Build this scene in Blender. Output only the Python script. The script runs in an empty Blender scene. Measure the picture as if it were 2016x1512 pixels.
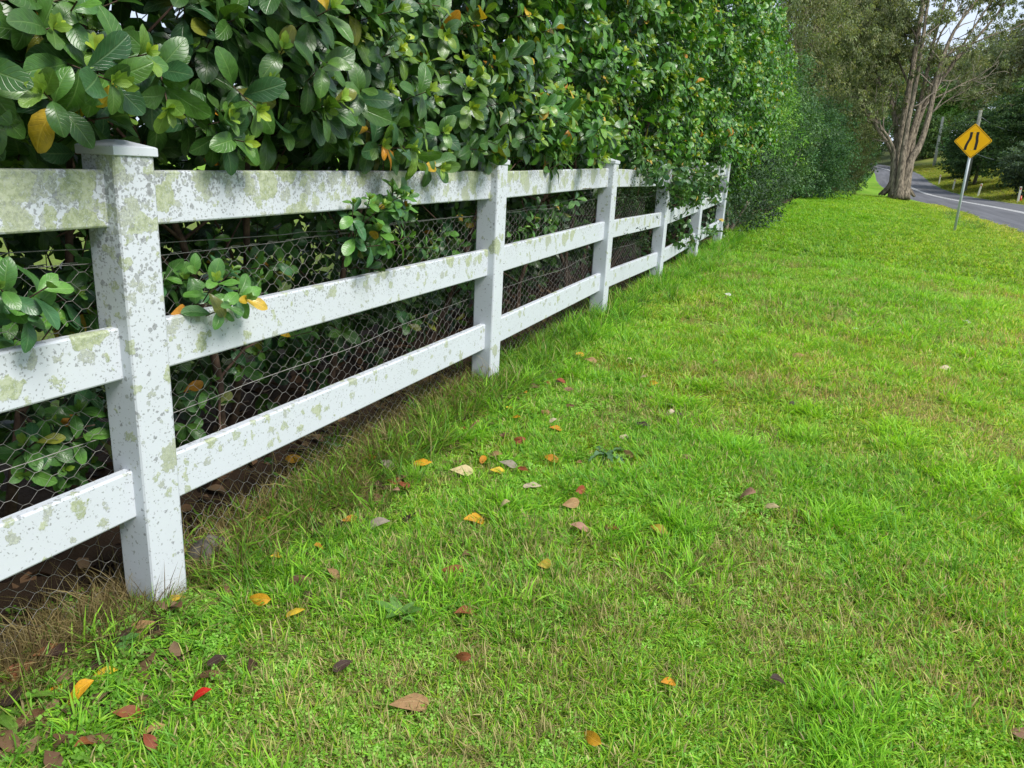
import bpy, math, random
import numpy as np
from mathutils import Matrix, Vector
from mathutils.bvhtree import BVHTree

rng = np.random.default_rng(11)
random.seed(11)
S = bpy.context.scene
COL = S.collection

# ------------------------------------------------------------------ camera, sky, sun, exposure
YAW, PITCH, ROLL = -0.3952582, 0.2747324, 0.0491114
F_PX = 1482.95
EYE = np.array([1.72774, 0.0, 1.38242])
_f = np.array([math.sin(YAW)*math.cos(PITCH), math.cos(YAW)*math.cos(PITCH), -math.sin(PITCH)])
_r = np.array([math.cos(YAW), -math.sin(YAW), 0.0])
_u = np.cross(_r, _f)
CR = math.cos(ROLL)*_r + math.sin(ROLL)*_u
CU = -math.sin(ROLL)*_r + math.cos(ROLL)*_u
CF = _f
cam = bpy.data.cameras.new('camera')
cam.sensor_width = 36.0
cam.lens = 36.0*F_PX/2016.0
cam.clip_end = 2000.0
cam.clip_start = 0.02
camo = bpy.data.objects.new('camera', cam)
COL.objects.link(camo)
M = Matrix.Identity(4)
for i in range(3):
    M[i][0], M[i][1], M[i][2], M[i][3] = CR[i], CU[i], -CF[i], EYE[i]
camo.matrix_world = M
S.camera = camo

SUN_EL, SUN_AZ = math.radians(50), math.radians(102)     # azimuth clockwise from +Y
world = bpy.data.worlds.new('World')
S.world = world
world.use_nodes = True
wn, wl = world.node_tree.nodes, world.node_tree.links
wn.clear()
wo = wn.new('ShaderNodeOutputWorld')
bg = wn.new('ShaderNodeBackground')
sky = wn.new('ShaderNodeTexSky')
sky.sky_type = 'NISHITA'
sky.sun_disc = False
sky.sun_elevation = SUN_EL
sky.sun_rotation = SUN_AZ
tc = wn.new('ShaderNodeTexCoord')
nz = wn.new('ShaderNodeTexNoise')
nz.inputs['Scale'].default_value = 5.0
nz.inputs['Detail'].default_value = 6.0
nz.inputs['Roughness'].default_value = 0.55
rp = wn.new('ShaderNodeValToRGB')
rp.color_ramp.elements[0].position = 0.36
rp.color_ramp.elements[0].color = (0.5, 0.5, 0.5, 1)
rp.color_ramp.elements[1].position = 0.62
rp.color_ramp.elements[1].color = (0.97, 0.97, 0.97, 1)
mx = wn.new('ShaderNodeMix')
mx.data_type = 'RGBA'
mx.inputs[7].default_value = (6.6, 7.6, 9.2, 1)
wl.new(tc.outputs['Generated'], nz.inputs['Vector'])
wl.new(nz.outputs['Fac'], rp.inputs['Fac'])
wl.new(rp.outputs['Color'], mx.inputs[0])
wl.new(sky.outputs['Color'], mx.inputs[6])
wl.new(mx.outputs[2], bg.inputs['Color'])
bg.inputs['Strength'].default_value = 0.068
wl.new(bg.outputs['Background'], wo.inputs['Surface'])

sun = bpy.data.lights.new('sun', 'SUN')
sun.energy = 2.7
sun.angle = math.radians(24)
sun.color = (1.0, 0.965, 0.90)
suno = bpy.data.objects.new('sun', sun)
COL.objects.link(suno)
sd = Vector((math.sin(SUN_AZ)*math.cos(SUN_EL), math.cos(SUN_AZ)*math.cos(SUN_EL), math.sin(SUN_EL)))
suno.rotation_euler = sd.to_track_quat('Z', 'Y').to_euler()
suno.location = (20, 10, 30)

S.render.engine = 'CYCLES'
S.view_settings.view_transform = 'Standard'
S.view_settings.look = 'None'
S.view_settings.gamma = 1.0
S.view_settings.use_curve_mapping = False
S.view_settings.exposure = 0.92
S.cycles.max_bounces = 7
S.cycles.diffuse_bounces = 4
S.cycles.glossy_bounces = 2
S.cycles.transmission_bounces = 4
S.cycles.use_denoising = True

# ------------------------------------------------------------------ pixel helpers (photo pixels, 2016 x 1512)
def ray(px, py):
    v = (px-1008)*CR - (py-756)*CU + F_PX*CF
    return v/np.linalg.norm(v)
def at(px, py, D):
    v = ray(px, py)
    return EYE + v*(D/(v @ CF))
def proj(P):
    q = np.asarray(P, float) - EYE
    z = q @ CF
    return 1008 + F_PX*(q @ CR)/z, 756 - F_PX*(q @ CU)/z, z
def on_plane_x(px, py, x):
    v = ray(px, py)
    return EYE + v*((x-EYE[0])/v[0])

# ------------------------------------------------------------------ noise
def _h(ix, iy, iz, s):
    n = (ix.astype(np.int64)*374761393 + iy.astype(np.int64)*668265263 + iz.astype(np.int64)*2147483647 + s*1274126177) & 0xffffffff
    n = ((n ^ (n >> 13))*1274126177) & 0xffffffff
    n = n ^ (n >> 16)
    return (n & 0xffff)/65535.0
def vnoise(x, y, z=0.0, s=0):
    x, y, z = np.broadcast_arrays(np.asarray(x, float), np.asarray(y, float), np.asarray(z, float))
    ix, iy, iz = np.floor(x), np.floor(y), np.floor(z)
    fx, fy, fz = x-ix, y-iy, z-iz
    fx, fy, fz = fx*fx*(3-2*fx), fy*fy*(3-2*fy), fz*fz*(3-2*fz)
    out = 0
    for a in (0, 1):
        for b in (0, 1):
            for c in (0, 1):
                w = (fx if a else 1-fx)*(fy if b else 1-fy)*(fz if c else 1-fz)
                out = out + w*_h(ix+a, iy+b, iz+c, s)
    return out
def fbm(x, y, z=0.0, s=0, o=4):
    t, a, n = 0, 1.0, 0
    for k in range(o):
        t = t + a*vnoise(np.asarray(x)*2**k, np.asarray(y)*2**k, np.asarray(z)*2**k, s+k*17)
        n += a
        a *= 0.5
    return t/n

# ------------------------------------------------------------------ terrain
GY = [(-60, -1.0), (-3, -0.06), (0, 0.0), (1.45, .045), (3.85, .17), (6.05, .24), (8.2, .32), (10.4, .36), (12.4, .43), (20, .56), (30, .72), (42, .95), (55, 1.2), (72, 1.75), (84, 2.35), (107, 3.7), (130, 5.1), (320, 16)]
ZR = [(-60, -1.35), (20, .25), (50, .82), (60, 1.0), (72, 1.38), (84, 2.05), (107, 3.56), (130, 5.0), (320, 15.5)]
XC = [(-60, 9.6), (20, 9.55), (42, 9.4), (52, 8.6), (62, 7.6), (72, 7.0), (84, 6.6), (107, 6.8), (130, 3.5), (320, -40)]
def tab(t, y, sm):
    a = np.array(t, float)
    y = np.asarray(y, float)
    return sum(np.interp(y+o*sm, a[:, 0], a[:, 1]) for o in (-1, -.5, 0, .5, 1))/5
def g_y(y):
    y = np.asarray(y, float)
    return tab(GY, y, np.clip(np.abs(y)*.12, .5, 6))
def z_road(y): return tab(ZR, y, 6.0)
def x_road(y): return tab(XC, y, 6.0)
HALF = 3.2
def road_w(y): return 1-.22*sstep(50, 75, np.asarray(y, float))
def sstep(a, b, x):
    t = np.clip((x-a)/(b-a), 0, 1)
    return t*t*(3-2*t)
def ground(x, y):
    x = np.asarray(x, float)
    y = np.asarray(y, float)
    u = (x - x_road(y))/road_w(y)
    zr = z_road(y)
    lawn = g_y(y) + .02*(fbm(x*1.1, y*1.1, 0, 3, 3)-.5)*sstep(0, 1, x+1) + .012*(fbm(x*5, y*5, 0, 9, 2)-.5)
    t = sstep(1.2, x_road(y)-HALF-.1, x)
    left = lawn*(1-t) + (zr+.02)*t + .10*np.sin(np.pi*t)*sstep(10, 30, y)*(1-sstep(60, 80, y))
    right = zr + .03 + .16*np.clip(u-HALF-.6, 0, 9) + .10*(fbm(x*.4, y*.4, 0, 5, 3)-.5)*sstep(HALF, HALF+3, u)
    mid = zr-.05
    a = sstep(-HALF-.02, -HALF+.25, u)
    b = sstep(HALF-.25, HALF+.05, u)
    return left*(1-a) + (mid*(1-b)+right*b)*a
def gz(x, y): return float(ground(x, y))
def on_ground(px, py):
    v = ray(px, py)
    t = 2.0
    for _ in range(60):
        p = EYE + v*t
        t += (gz(p[0], p[1])-p[2])/v[2]*.8
    return EYE + v*t

# ------------------------------------------------------------------ mesh building
def make_mesh(name, V, F, col=None, uv=None, mat=None, smooth=True):
    V = np.ascontiguousarray(V, np.float32)
    me = bpy.data.meshes.new(name)
    if isinstance(F, np.ndarray):
        k = F.shape[1]
        n = len(F)
        me.vertices.add(len(V))
        me.vertices.foreach_set('co', V.ravel())
        me.loops.add(n*k)
        me.loops.foreach_set('vertex_index', np.ascontiguousarray(F, np.int32).ravel())
        me.polygons.add(n)
        me.polygons.foreach_set('loop_start', np.arange(0, n*k, k, dtype=np.int32))
        flat = F.ravel()
    else:
        me.from_pydata(V.tolist(), [], [list(f) for f in F])
        flat = np.array([i for f in F for i in f])
    me.update(calc_edges=True)
    if smooth:
        me.polygons.foreach_set('use_smooth', np.ones(len(me.polygons), bool))
    if col is not None:
        c = np.ones((len(V), 4), np.float32)
        c[:, :3] = col
        at_ = me.attributes.new('Col', 'FLOAT_COLOR', 'POINT')
        at_.data.foreach_set('color', c.ravel())
    if uv is not None:
        l = me.uv_layers.new(name='UVMap')
        l.data.foreach_set('uv', np.ascontiguousarray(np.asarray(uv, np.float32)[flat]).ravel())
    if mat is not None:
        me.materials.append(mat)
    return me
def link(name, me, parent=None, loc=None):
    o = bpy.data.objects.new(name, me)
    COL.objects.link(o)
    if loc is not None:
        o.location = loc
    if parent is not None:
        o.parent = parent
        if loc is None and parent.location.length:
            o.location = -Vector(parent.location)     # mesh in world coordinates
        elif loc is not None:
            o.location = Vector(loc) - Vector(parent.location)
    return o
def tag(o, label=None, cat=None, group=None, kind=None):
    if label: o['label'] = label
    if cat: o['category'] = cat
    if group: o['group'] = group
    if kind: o['kind'] = kind
    return o
def thing(name, label, cat, loc, group=None):
    o = bpy.data.objects.new(name, None)
    COL.objects.link(o)
    o.location = Vector([float(a) for a in loc])
    o.empty_display_size = .1
    return tag(o, label, cat, group)

class MB:
    """collects pieces: vertices, faces (tri/quad), colours"""
    def __init__(s): s.V, s.F, s.C, s.n = [], [], [], 0
    def add(s, V, F, c=(1, 1, 1)):
        V = np.asarray(V, float)
        s.V.append(V)
        s.F += [tuple(int(i)+s.n for i in f) for f in F]
        c = np.asarray(c, float)
        s.C.append(np.broadcast_to(c, (len(V), 3)))
        s.n += len(V)
    def tube(s, pts, rad, k=6, c=(1, 1, 1), cap=True):
        pts = np.asarray(pts, float)
        n = len(pts)
        rad = np.broadcast_to(np.asarray(rad, float), (n,))
        T = np.gradient(pts, axis=0)
        T /= np.linalg.norm(T, axis=1)[:, None]+1e-12
        ref = np.array([0, 0, 1.0]) if abs(T[0][2]) < .9 else np.array([1.0, 0, 0])
        V = []
        for i in range(n):
            a = np.cross(T[i], ref)
            a /= np.linalg.norm(a)+1e-12
            b = np.cross(T[i], a)
            ref = np.cross(a, T[i])
            th = np.arange(k)*2*np.pi/k
            V.append(pts[i]+rad[i]*(np.cos(th)[:, None]*a+np.sin(th)[:, None]*b))
        V = np.concatenate(V)
        F = []
        for i in range(n-1):
            for j in range(k):
                j2 = (j+1) % k
                F.append((i*k+j, i*k+j2, (i+1)*k+j2, (i+1)*k+j))
        if cap:
            F.append(tuple(range(k))[::-1])
            F.append(tuple((n-1)*k+j for j in range(k)))
        s.add(V, F, c)
    def box(s, x0, x1, y0, y1, z0, z1, c=(1, 1, 1)):
        V = [(x, y, z) for z in (z0, z1) for y in (y0, y1) for x in (x0, x1)]
        s.add(V, [(0, 2, 3, 1), (4, 5, 7, 6), (0, 1, 5, 4), (2, 6, 7, 3), (0, 4, 6, 2), (1, 3, 7, 5)], c)
    def mesh(s, name, mat, smooth=False):
        return make_mesh(name, np.concatenate(s.V), s.F, np.concatenate(s.C), None, mat, smooth)

def bar(axis, p0, p1, hw, hh, bev, nseg=1, profile_c=None):
    """a bevelled rectangular bar from p0 to p1; cross-section half sizes hw (first side axis), hh (second); chamfered long edges"""
    p0, p1 = np.array(p0, float), np.array(p1, float)
    e1, e2 = axis
    e1, e2 = np.array(e1, float), np.array(e2, float)
    q = bev*.35
    prof = []
    for sx, sy, first in ((1, -1, 0), (1, 1, 1), (-1, 1, 0), (-1, -1, 1)):
        a = [(sx*(hw-bev), sy*hh), (sx*(hw-q), sy*(hh-q)), (sx*hw, sy*(hh-bev))]
        prof += a if first == 0 else a[::-1]
    k = len(prof)
    V = []
    for i in range(nseg+1):
        c = p0+(p1-p0)*i/nseg
        V += [c+a*e1+b*e2 for a, b in prof]
    F = []
    for i in range(nseg):
        for j in range(k):
            j2 = (j+1) % k
            F.append((i*k+j, i*k+j2, (i+1)*k+j2, (i+1)*k+j))
    F.append(tuple(range(k))[::-1])
    F.append(tuple(nseg*k+j for j in range(k)))
    return np.array(V), F

# ------------------------------------------------------------------ materials
def nodes_of(name):
    m = bpy.data.materials.new(name)
    m.use_nodes = True
    nt = m.node_tree
    nt.nodes.clear()
    return m, nt
class NT:
    def __init__(s, nt): s.t = nt
    def n(s, typ, **kw):
        nd = s.t.nodes.new(typ)
        for k, v in kw.items(): setattr(nd, k, v)
        return nd
    def l(s, a, b): s.t.links.new(a, b)
    def val(s, sock, v):
        if isinstance(v, bpy.types.NodeSocket): s.l(v, sock)
        elif v is not None: sock.default_value = v
    def math(s, op, a, b=None, clamp=False):
        nd = s.n('ShaderNodeMath', operation=op, use_clamp=clamp)
        s.val(nd.inputs[0], a)
        if b is not None: s.val(nd.inputs[1], b)
        return nd.outputs[0]
    def mix(s, f, a, b, mode='MIX'):
        nd = s.n('ShaderNodeMix', data_type='RGBA', blend_type=mode)
        s.val(nd.inputs[0], f)
        for i, v in ((6, a), (7, b)):
            if isinstance(v, tuple) and len(v) == 3: v = (*v, 1)
            s.val(nd.inputs[i], v)
        return nd.outputs[2]
    def noise(s, vec, scale, detail=4, rough=.55, dist=0, out='Fac'):
        nd = s.n('ShaderNodeTexNoise')
        nd.inputs['Scale'].default_value = scale
        nd.inputs['Detail'].default_value = detail
        nd.inputs['Roughness'].default_value = rough
        nd.inputs['Distortion'].default_value = dist
        s.val(nd.inputs['Vector'], vec)
        return nd.outputs[out]
    def voro(s, vec, scale, rnd=1.0, feature='F1'):
        nd = s.n('ShaderNodeTexVoronoi', feature=feature)
        nd.inputs['Scale'].default_value = scale
        nd.inputs['Randomness'].default_value = rnd
        s.val(nd.inputs['Vector'], vec)
        return nd
    def step(s, a, lo, hi):
        nd = s.n('ShaderNodeMapRange', interpolation_type='SMOOTHSTEP')
        s.val(nd.inputs['Value'], a)
        s.val(nd.inputs['From Min'], lo)
        s.val(nd.inputs['From Max'], hi)
        return nd.outputs[0]
    def pos(s): return s.n('ShaderNodeNewGeometry').outputs['Position']
    def attr(s, name, typ='GEOMETRY'): return s.n('ShaderNodeAttribute', attribute_name=name, attribute_type=typ)
    def bsdf(s, col, rough=.6, spec=.5, bump=None, bump_str=.3, bump_dist=.01, metal=0.0):
        b = s.n('ShaderNodeBsdfPrincipled')
        if isinstance(col, tuple): col = (*col, 1)
        s.val(b.inputs['Base Color'], col)
        s.val(b.inputs['Roughness'], rough)
        b.inputs['Metallic'].default_value = metal
        b.inputs['Specular IOR Level'].default_value = spec
        if bump is not None:
            bp = s.n('ShaderNodeBump')
            bp.inputs['Strength'].default_value = bump_str
            bp.inputs['Distance'].default_value = bump_dist
            s.l(bump, bp.inputs['Height'])
            s.l(bp.outputs[0], b.inputs['Normal'])
        return b
    def out(s, sh):
        o = s.n('ShaderNodeOutputMaterial')
        s.l(sh, o.inputs['Surface'])

def leaf_material(name, rough=.35, spec=.5, trans=.3, veins=False, trans_tint=(1.2, 1.25, .5), spots=0.0, var=.35):
    m, nt = nodes_of(name)
    t = NT(nt)
    c = t.attr('Col').outputs['Color']
    p = t.pos()
    n1 = t.noise(p, 60 if veins else 9, 3)
    dark = t.step(n1, .3, .75)
    c2 = t.mix(t.math('MULTIPLY', dark, var), c, (0.01, .018, .006))
    bump = None
    if veins:
        uvn = t.n('ShaderNodeUVMap')
        sp = t.n('ShaderNodeSeparateXYZ')
        t.l(uvn.outputs[0], sp.inputs[0])
        u, v = sp.outputs[0], sp.outputs[1]
        av = t.math('ABSOLUTE', t.math('SUBTRACT', v, .5))
        mid = t.math('SUBTRACT', 1.0, t.step(av, .012, .045))
        ph = t.math('SUBTRACT', t.math('MULTIPLY', u, 9.0), t.math('MULTIPLY', av, 5.5))
        fr = t.math('ABSOLUTE', t.math('SUBTRACT', t.math('FRACT', ph), .5))
        vein = t.math('SUBTRACT', 1.0, t.step(fr, .0, .13))
        both = t.math('MAXIMUM', mid, t.math('MULTIPLY', vein, .45))
        lite = t.mix(1.0, c, (.09, .10, .05), 'ADD')
        c2 = t.mix(t.math('MULTIPLY', both, .55), c2, lite)
        bump = t.math('SUBTRACT', 1.0, both)
    if spots:
        s1 = t.step(t.noise(p, 220, 2), .60, .68)
        c2 = t.mix(t.math('MULTIPLY', s1, spots), c2, (.05, .02, .008))
    b = t.bsdf(c2, rough, spec, bump, .35, .004)
    tr = t.n('ShaderNodeBsdfTranslucent')
    t.l(t.mix(1.0, c2, trans_tint, 'MULTIPLY'), tr.inputs['Color'])
    mxs = t.n('ShaderNodeMixShader')
    mxs.inputs[0].default_value = trans
    t.l(b.outputs[0], mxs.inputs[1])
    t.l(tr.outputs[0], mxs.inputs[2])
    t.out(mxs.outputs[0])
    return m
M_HEDGE = leaf_material('glossy_leaf', .31, .5, .22, True)
M_FOL = leaf_material('small_foliage', .55, .28, .3)
M_FAR = leaf_material('far_foliage', .7, .2, .38)
M_FALLEN = leaf_material('fallen_leaf', .6, .3, .15, True, (1.1, .9, .6), .28, .25)
M_LITTER = leaf_material('leaf_litter', .75, .2, .05, False, (1, .8, .6), .3, .4)
M_WEED = leaf_material('weed_leaf', .55, .35, .3, True)

def simple(name, col, rough=.6, spec=.4, var=.3, scale=8, metal=0.0, bump=0.0, bscale=60, bdist=.01, stretch=None):
    m, nt = nodes_of(name)
    t = NT(nt)
    p = t.pos()
    if stretch:
        mp = t.n('ShaderNodeMapping')
        mp.inputs['Scale'].default_value = stretch
        t.l(p, mp.inputs[0])
        p = mp.outputs[0]
    f = t.noise(p, scale, 5, .6)
    a = tuple(c*(1-var) for c in col)
    b_ = tuple(min(1, c*(1+var)) for c in col)
    c = t.mix(t.step(f, .3, .7), a, b_)
    bu = t.noise(p, bscale, 4, .6) if bump else None
    t.out(t.bsdf(c, rough, spec, bu, bump, bdist, metal).outputs[0])
    return m
M_BARK = simple('bark', (.215, .178, .13), .9, .2, .65, 4.5, 0, 1.0, 9, .09, (3, 3, .35))
M_TWIG = simple('twig_bark', (.085, .055, .04), .85, .2, .4, 30, 0, .3, 80)
M_FARBARK = simple('grey_bark', (.24, .20, .16), .9, .2, .4, 2, 0, .5, 6, .04)
M_DEADWOOD = simple('weathered_wood', (.27, .28, .23), .85, .25, .25, 3)
M_WIRE = simple('galvanised_wire', (.30, .29, .265), .55, .4, .3, 40, .5)
M_STEEL = simple('galvanised_steel', (.50, .53, .56), .55, .4, .12, 6, .15)
M_BLACK = simple('black_sheeting', (.012, .01, .01), .45, .4, .3, 8)
M_POSTWHITE = simple('roadside_white_paint', (.62, .62, .52), .6, .4, .15, 6)
M_REDREFL = simple('red_reflector', (.45, .05, .02), .35, .5, .1, 6)
M_ROCK = simple('mossy_rock', (.085, .078, .066), .85, .3, .45, 14, 0, .5, 40, .01)

def mat_yellow():
    m, nt = nodes_of('yellow_sheeting')
    t = NT(nt)
    f = t.noise(t.pos(), 5, 4)
    c = t.mix(t.step(f, .3, .7), (.92, .45, .002), (.96, .49, .003))
    t.out(t.bsdf(c, .6, .2).outputs[0])
    return m
M_YELLOW = mat_yellow()

def mat_pvc():
    """white vinyl with crusts of lichen; Col.r = how much lichen grows there"""
    m, nt = nodes_of('lichened_white_vinyl')
    t = NT(nt)
    p = t.pos()
    cov = t.n('ShaderNodeSeparateColor')
    t.l(t.attr('Col').outputs['Color'], cov.inputs[0])
    cov = cov.outputs[0]
    base = t.mix(t.noise(p, 3, 4), (.575, .61, .665), (.51, .54, .575))
    grime = t.step(t.noise(p, 1.7, 6, .7), .52, .8)
    base = t.mix(t.math('MULTIPLY', t.math('MULTIPLY', grime, cov), .45), base, (.50, .54, .45))
    w1 = t.noise(p, 16, 3, .6, 0, 'Color')
    w2 = t.noise(p, 75, 4, .7, 0, 'Color')
    def off(v, c, k):
        a = t.n('ShaderNodeVectorMath', operation='SUBTRACT')
        t.l(c, a.inputs[0]); a.inputs[1].default_value = (.5, .5, .5)
        b = t.n('ShaderNodeVectorMath', operation='SCALE')
        t.l(a.outputs[0], b.inputs[0]); b.inputs['Scale'].default_value = k
        d = t.n('ShaderNodeVectorMath', operation='ADD')
        t.l(v, d.inputs[0]); t.l(b.outputs[0], d.inputs[1])
        return d.outputs[0]
    pw = off(off(p, w1, .075), w2, .034)
    pf = off(p, w2, .022)
    def patches(vec, scale, lo, k):
        v = t.voro(vec, scale)
        rnd = t.n('ShaderNodeSeparateColor')
        t.l(v.outputs['Color'], rnd.inputs[0])
        rad = t.math('MULTIPLY', t.math('SUBTRACT', rnd.outputs[0], t.math('SUBTRACT', lo, t.math('MULTIPLY', cov, .62))), k)
        return t.step(t.math('SUBTRACT', rad, v.outputs['Distance']), 0.0, .05), rnd.outputs[1]
    big, rb = patches(pw, 9.0, .88, 1.35)
    med, rm = patches(pw, 26, .88, 1.3)
    sml, rs = patches(pf, 58, .86, 1.1)
    tiny, rt = patches(pf, 140, .84, 1.0)
    mott = t.noise(p, 150, 4, .75)
    mot2 = t.noise(p, 60, 4, .7)
    crust = t.math('MULTIPLY', t.step(mott, .30, .50), t.step(mot2, .34, .46))
    ygreen = t.mix(t.step(mot2, .40, .60), (.24, .285, .135), (.41, .45, .30))
    ggrey = t.mix(t.step(mott, .38, .62), (.20, .22, .17), (.42, .45, .36))
    bigc = t.mix(t.step(rb, .55, .75), ygreen, t.mix(.5, ygreen, ggrey))
    c = base
    c = t.mix(t.math('MULTIPLY', tiny, .75), c, (.20, .21, .21))
    c = t.mix(t.math('MULTIPLY', sml, .7), c, t.mix(t.step(rs, .3, .7), (.17, .18, .18), (.32, .35, .30)))
    c = t.mix(t.math('MULTIPLY', med, t.math('ADD', t.math('MULTIPLY', crust, .65), .2)), c, t.mix(t.step(rm, .45, .6), ygreen, ggrey))
    c = t.mix(t.math('MULTIPLY', big, t.math('ADD', t.math('MULTIPLY', crust, .5), .45)), c, bigc)
    hgt = t.math('MAXIMUM', t.math('MAXIMUM', big, med), sml)
    hgt = t.math('MULTIPLY', hgt, t.math('ADD', mott, .3))
    rough = t.mix(hgt, (.38, .38, .38), (.9, .9, .9))
    t.out(t.bsdf(c, rough, .45, hgt, .5, .003).outputs[0])
    return m
M_PVC = mat_pvc()

def mat_ground():
    m, nt = nodes_of('lawn_soil')
    t = NT(nt)
    p = t.pos()
    sp = t.n('ShaderNodeSeparateXYZ')
    t.l(p, sp.inputs[0])
    n1 = t.noise(p, .55, 5, .6)
    n2 = t.noise(p, 7, 6, .7)
    n3 = t.noise(p, 55, 4, .7)
    soil = t.mix(t.step(n2, .35, .65), (.095, .085, .032), (.13, .16, .032))
    soil = t.mix(t.step(n3, .4, .65), soil, (.14, .24, .03))
    far = t.mix(t.step(n1, .35, .65), (.12, .27, .016), (.18, .29, .03))
    far = t.mix(t.math('MULTIPLY', t.step(n2, .45, .7), .5), far, (.11, .24, .016))
    fd = t.step(sp.outputs[1], 8.0, 22.0)
    c = t.mix(fd, soil, far)
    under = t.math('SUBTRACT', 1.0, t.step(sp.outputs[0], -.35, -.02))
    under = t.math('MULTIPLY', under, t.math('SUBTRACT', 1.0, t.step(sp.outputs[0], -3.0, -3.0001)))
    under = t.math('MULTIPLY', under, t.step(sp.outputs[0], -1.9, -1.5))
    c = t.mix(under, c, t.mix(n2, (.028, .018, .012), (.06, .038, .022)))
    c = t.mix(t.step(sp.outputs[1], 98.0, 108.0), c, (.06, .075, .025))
    ver = t.step(sp.outputs[0], 9.0, 11.5)
    vg = t.mix(t.step(n1, .4, .6), (.15, .19, .03), (.21, .21, .055))
    c = t.mix(ver, c, vg)
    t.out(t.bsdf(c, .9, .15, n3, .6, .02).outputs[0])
    return m
M_GROUND = mat_ground()

def mat_road():
    m, nt = nodes_of('asphalt')
    t = NT(nt)
    p = t.pos()
    mp = t.n('ShaderNodeMapping')
    mp.inputs['Scale'].default_value = (1.2, .06, 1)
    t.l(p, mp.inputs[0])
    streak = t.noise(mp.outputs[0], 2.2, 5, .6)
    n2 = t.noise(p, 1.1, 6, .7)
    n3 = t.noise(p, 90, 3, .7)
    c = t.mix(t.step(streak, .3, .7), (.062, .064, .072), (.115, .116, .128))
    c = t.mix(t.math('MULTIPLY', t.step(n2, .5, .75), .5), c, (.06, .06, .066))
    c = t.mix(t.math('MULTIPLY', n3, .35), c, (.17, .17, .18))
    t.out(t.bsdf(c, .8, .3, n3, .4, .01).outputs[0])
    return m
M_ROAD = mat_road()
M_LINE = simple('road_paint', (.66, .66, .64), .65, .3, .12, 5)

def mat_grass():
    m, nt = nodes_of('grass_blade')
    t = NT(nt)
    c = t.attr('Col').outputs['Color']
    ti = t.attr('tint', 'INSTANCER').outputs['Color']
    c2 = t.mix(1.0, c, ti, 'MULTIPLY')
    b = t.bsdf(c2, .5, .3)
    tr = t.n('ShaderNodeBsdfTranslucent')
    t.l(t.mix(1.0, c2, (1.15, 1.2, .6), 'MULTIPLY'), tr.inputs['Color'])
    mxs = t.n('ShaderNodeMixShader')
    mxs.inputs[0].default_value = .45
    t.l(b.outputs[0], mxs.inputs[1])
    t.l(tr.outputs[0], mxs.inputs[2])
    t.out(mxs.outputs[0])
    return m
M_GRASS = mat_grass()

# ------------------------------------------------------------------ setting: terrain, road
def axis_steps(segs):
    out = []
    for a, b, s in segs:
        out += list(np.arange(a, b, s))
    return np.array(out + [segs[-1][1]])
gx = axis_steps([(-260, -60, 40), (-60, -12, 6), (-12, -2, .8), (-2, 6, .12), (6, 13.4, .22), (13.4, 22, .8), (22, 60, 5), (60, 260, 40)])
gy = axis_steps([(-60, -6, 6), (-6, -1, .5), (-1, 8, .12), (8, 26, .35), (26, 60, .8), (60, 140, 2.5), (140, 320, 20)])
GX, GY2 = np.meshgrid(gx, gy, indexing='ij')
GZ = ground(GX, GY2)
idx = np.arange(GX.size).reshape(GX.shape)
Fg = np.stack([idx[:-1, :-1], idx[1:, :-1], idx[1:, 1:], idx[:-1, 1:]], -1).reshape(-1, 4)
tag(link('ground', make_mesh('ground', np.stack([GX, GY2, GZ], -1).reshape(-1, 3), Fg, None, None, M_GROUND)), kind='structure')

def strip(name, us, ys, dz, mat, crown=0.0):
    us = np.asarray(us, float)
    U, Y = np.meshgrid(us, ys, indexing='ij')
    X = x_road(Y)+U*road_w(Y)
    Z = z_road(Y)+dz-crown*np.abs(U)
    i = np.arange(U.size).reshape(U.shape)
    F = np.stack([i[:-1, :-1], i[1:, :-1], i[1:, 1:], i[:-1, 1:]], -1).reshape(-1, 4)
    return make_mesh(name, np.stack([X, Y, Z], -1).reshape(-1, 3), F, None, None, mat)
ys = axis_steps([(-60, 0, 4), (0, 140, 1.5), (140, 300, 10)])
road = tag(link('road', strip('road', np.linspace(-HALF, HALF, 9), ys, 0.0, M_ROAD)), kind='structure')
for u0 in (-.17, .07):
    tag(link('road_marking', strip('road_marking', [u0, u0+.10], ys, .005, M_LINE), road), kind='structure')

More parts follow.
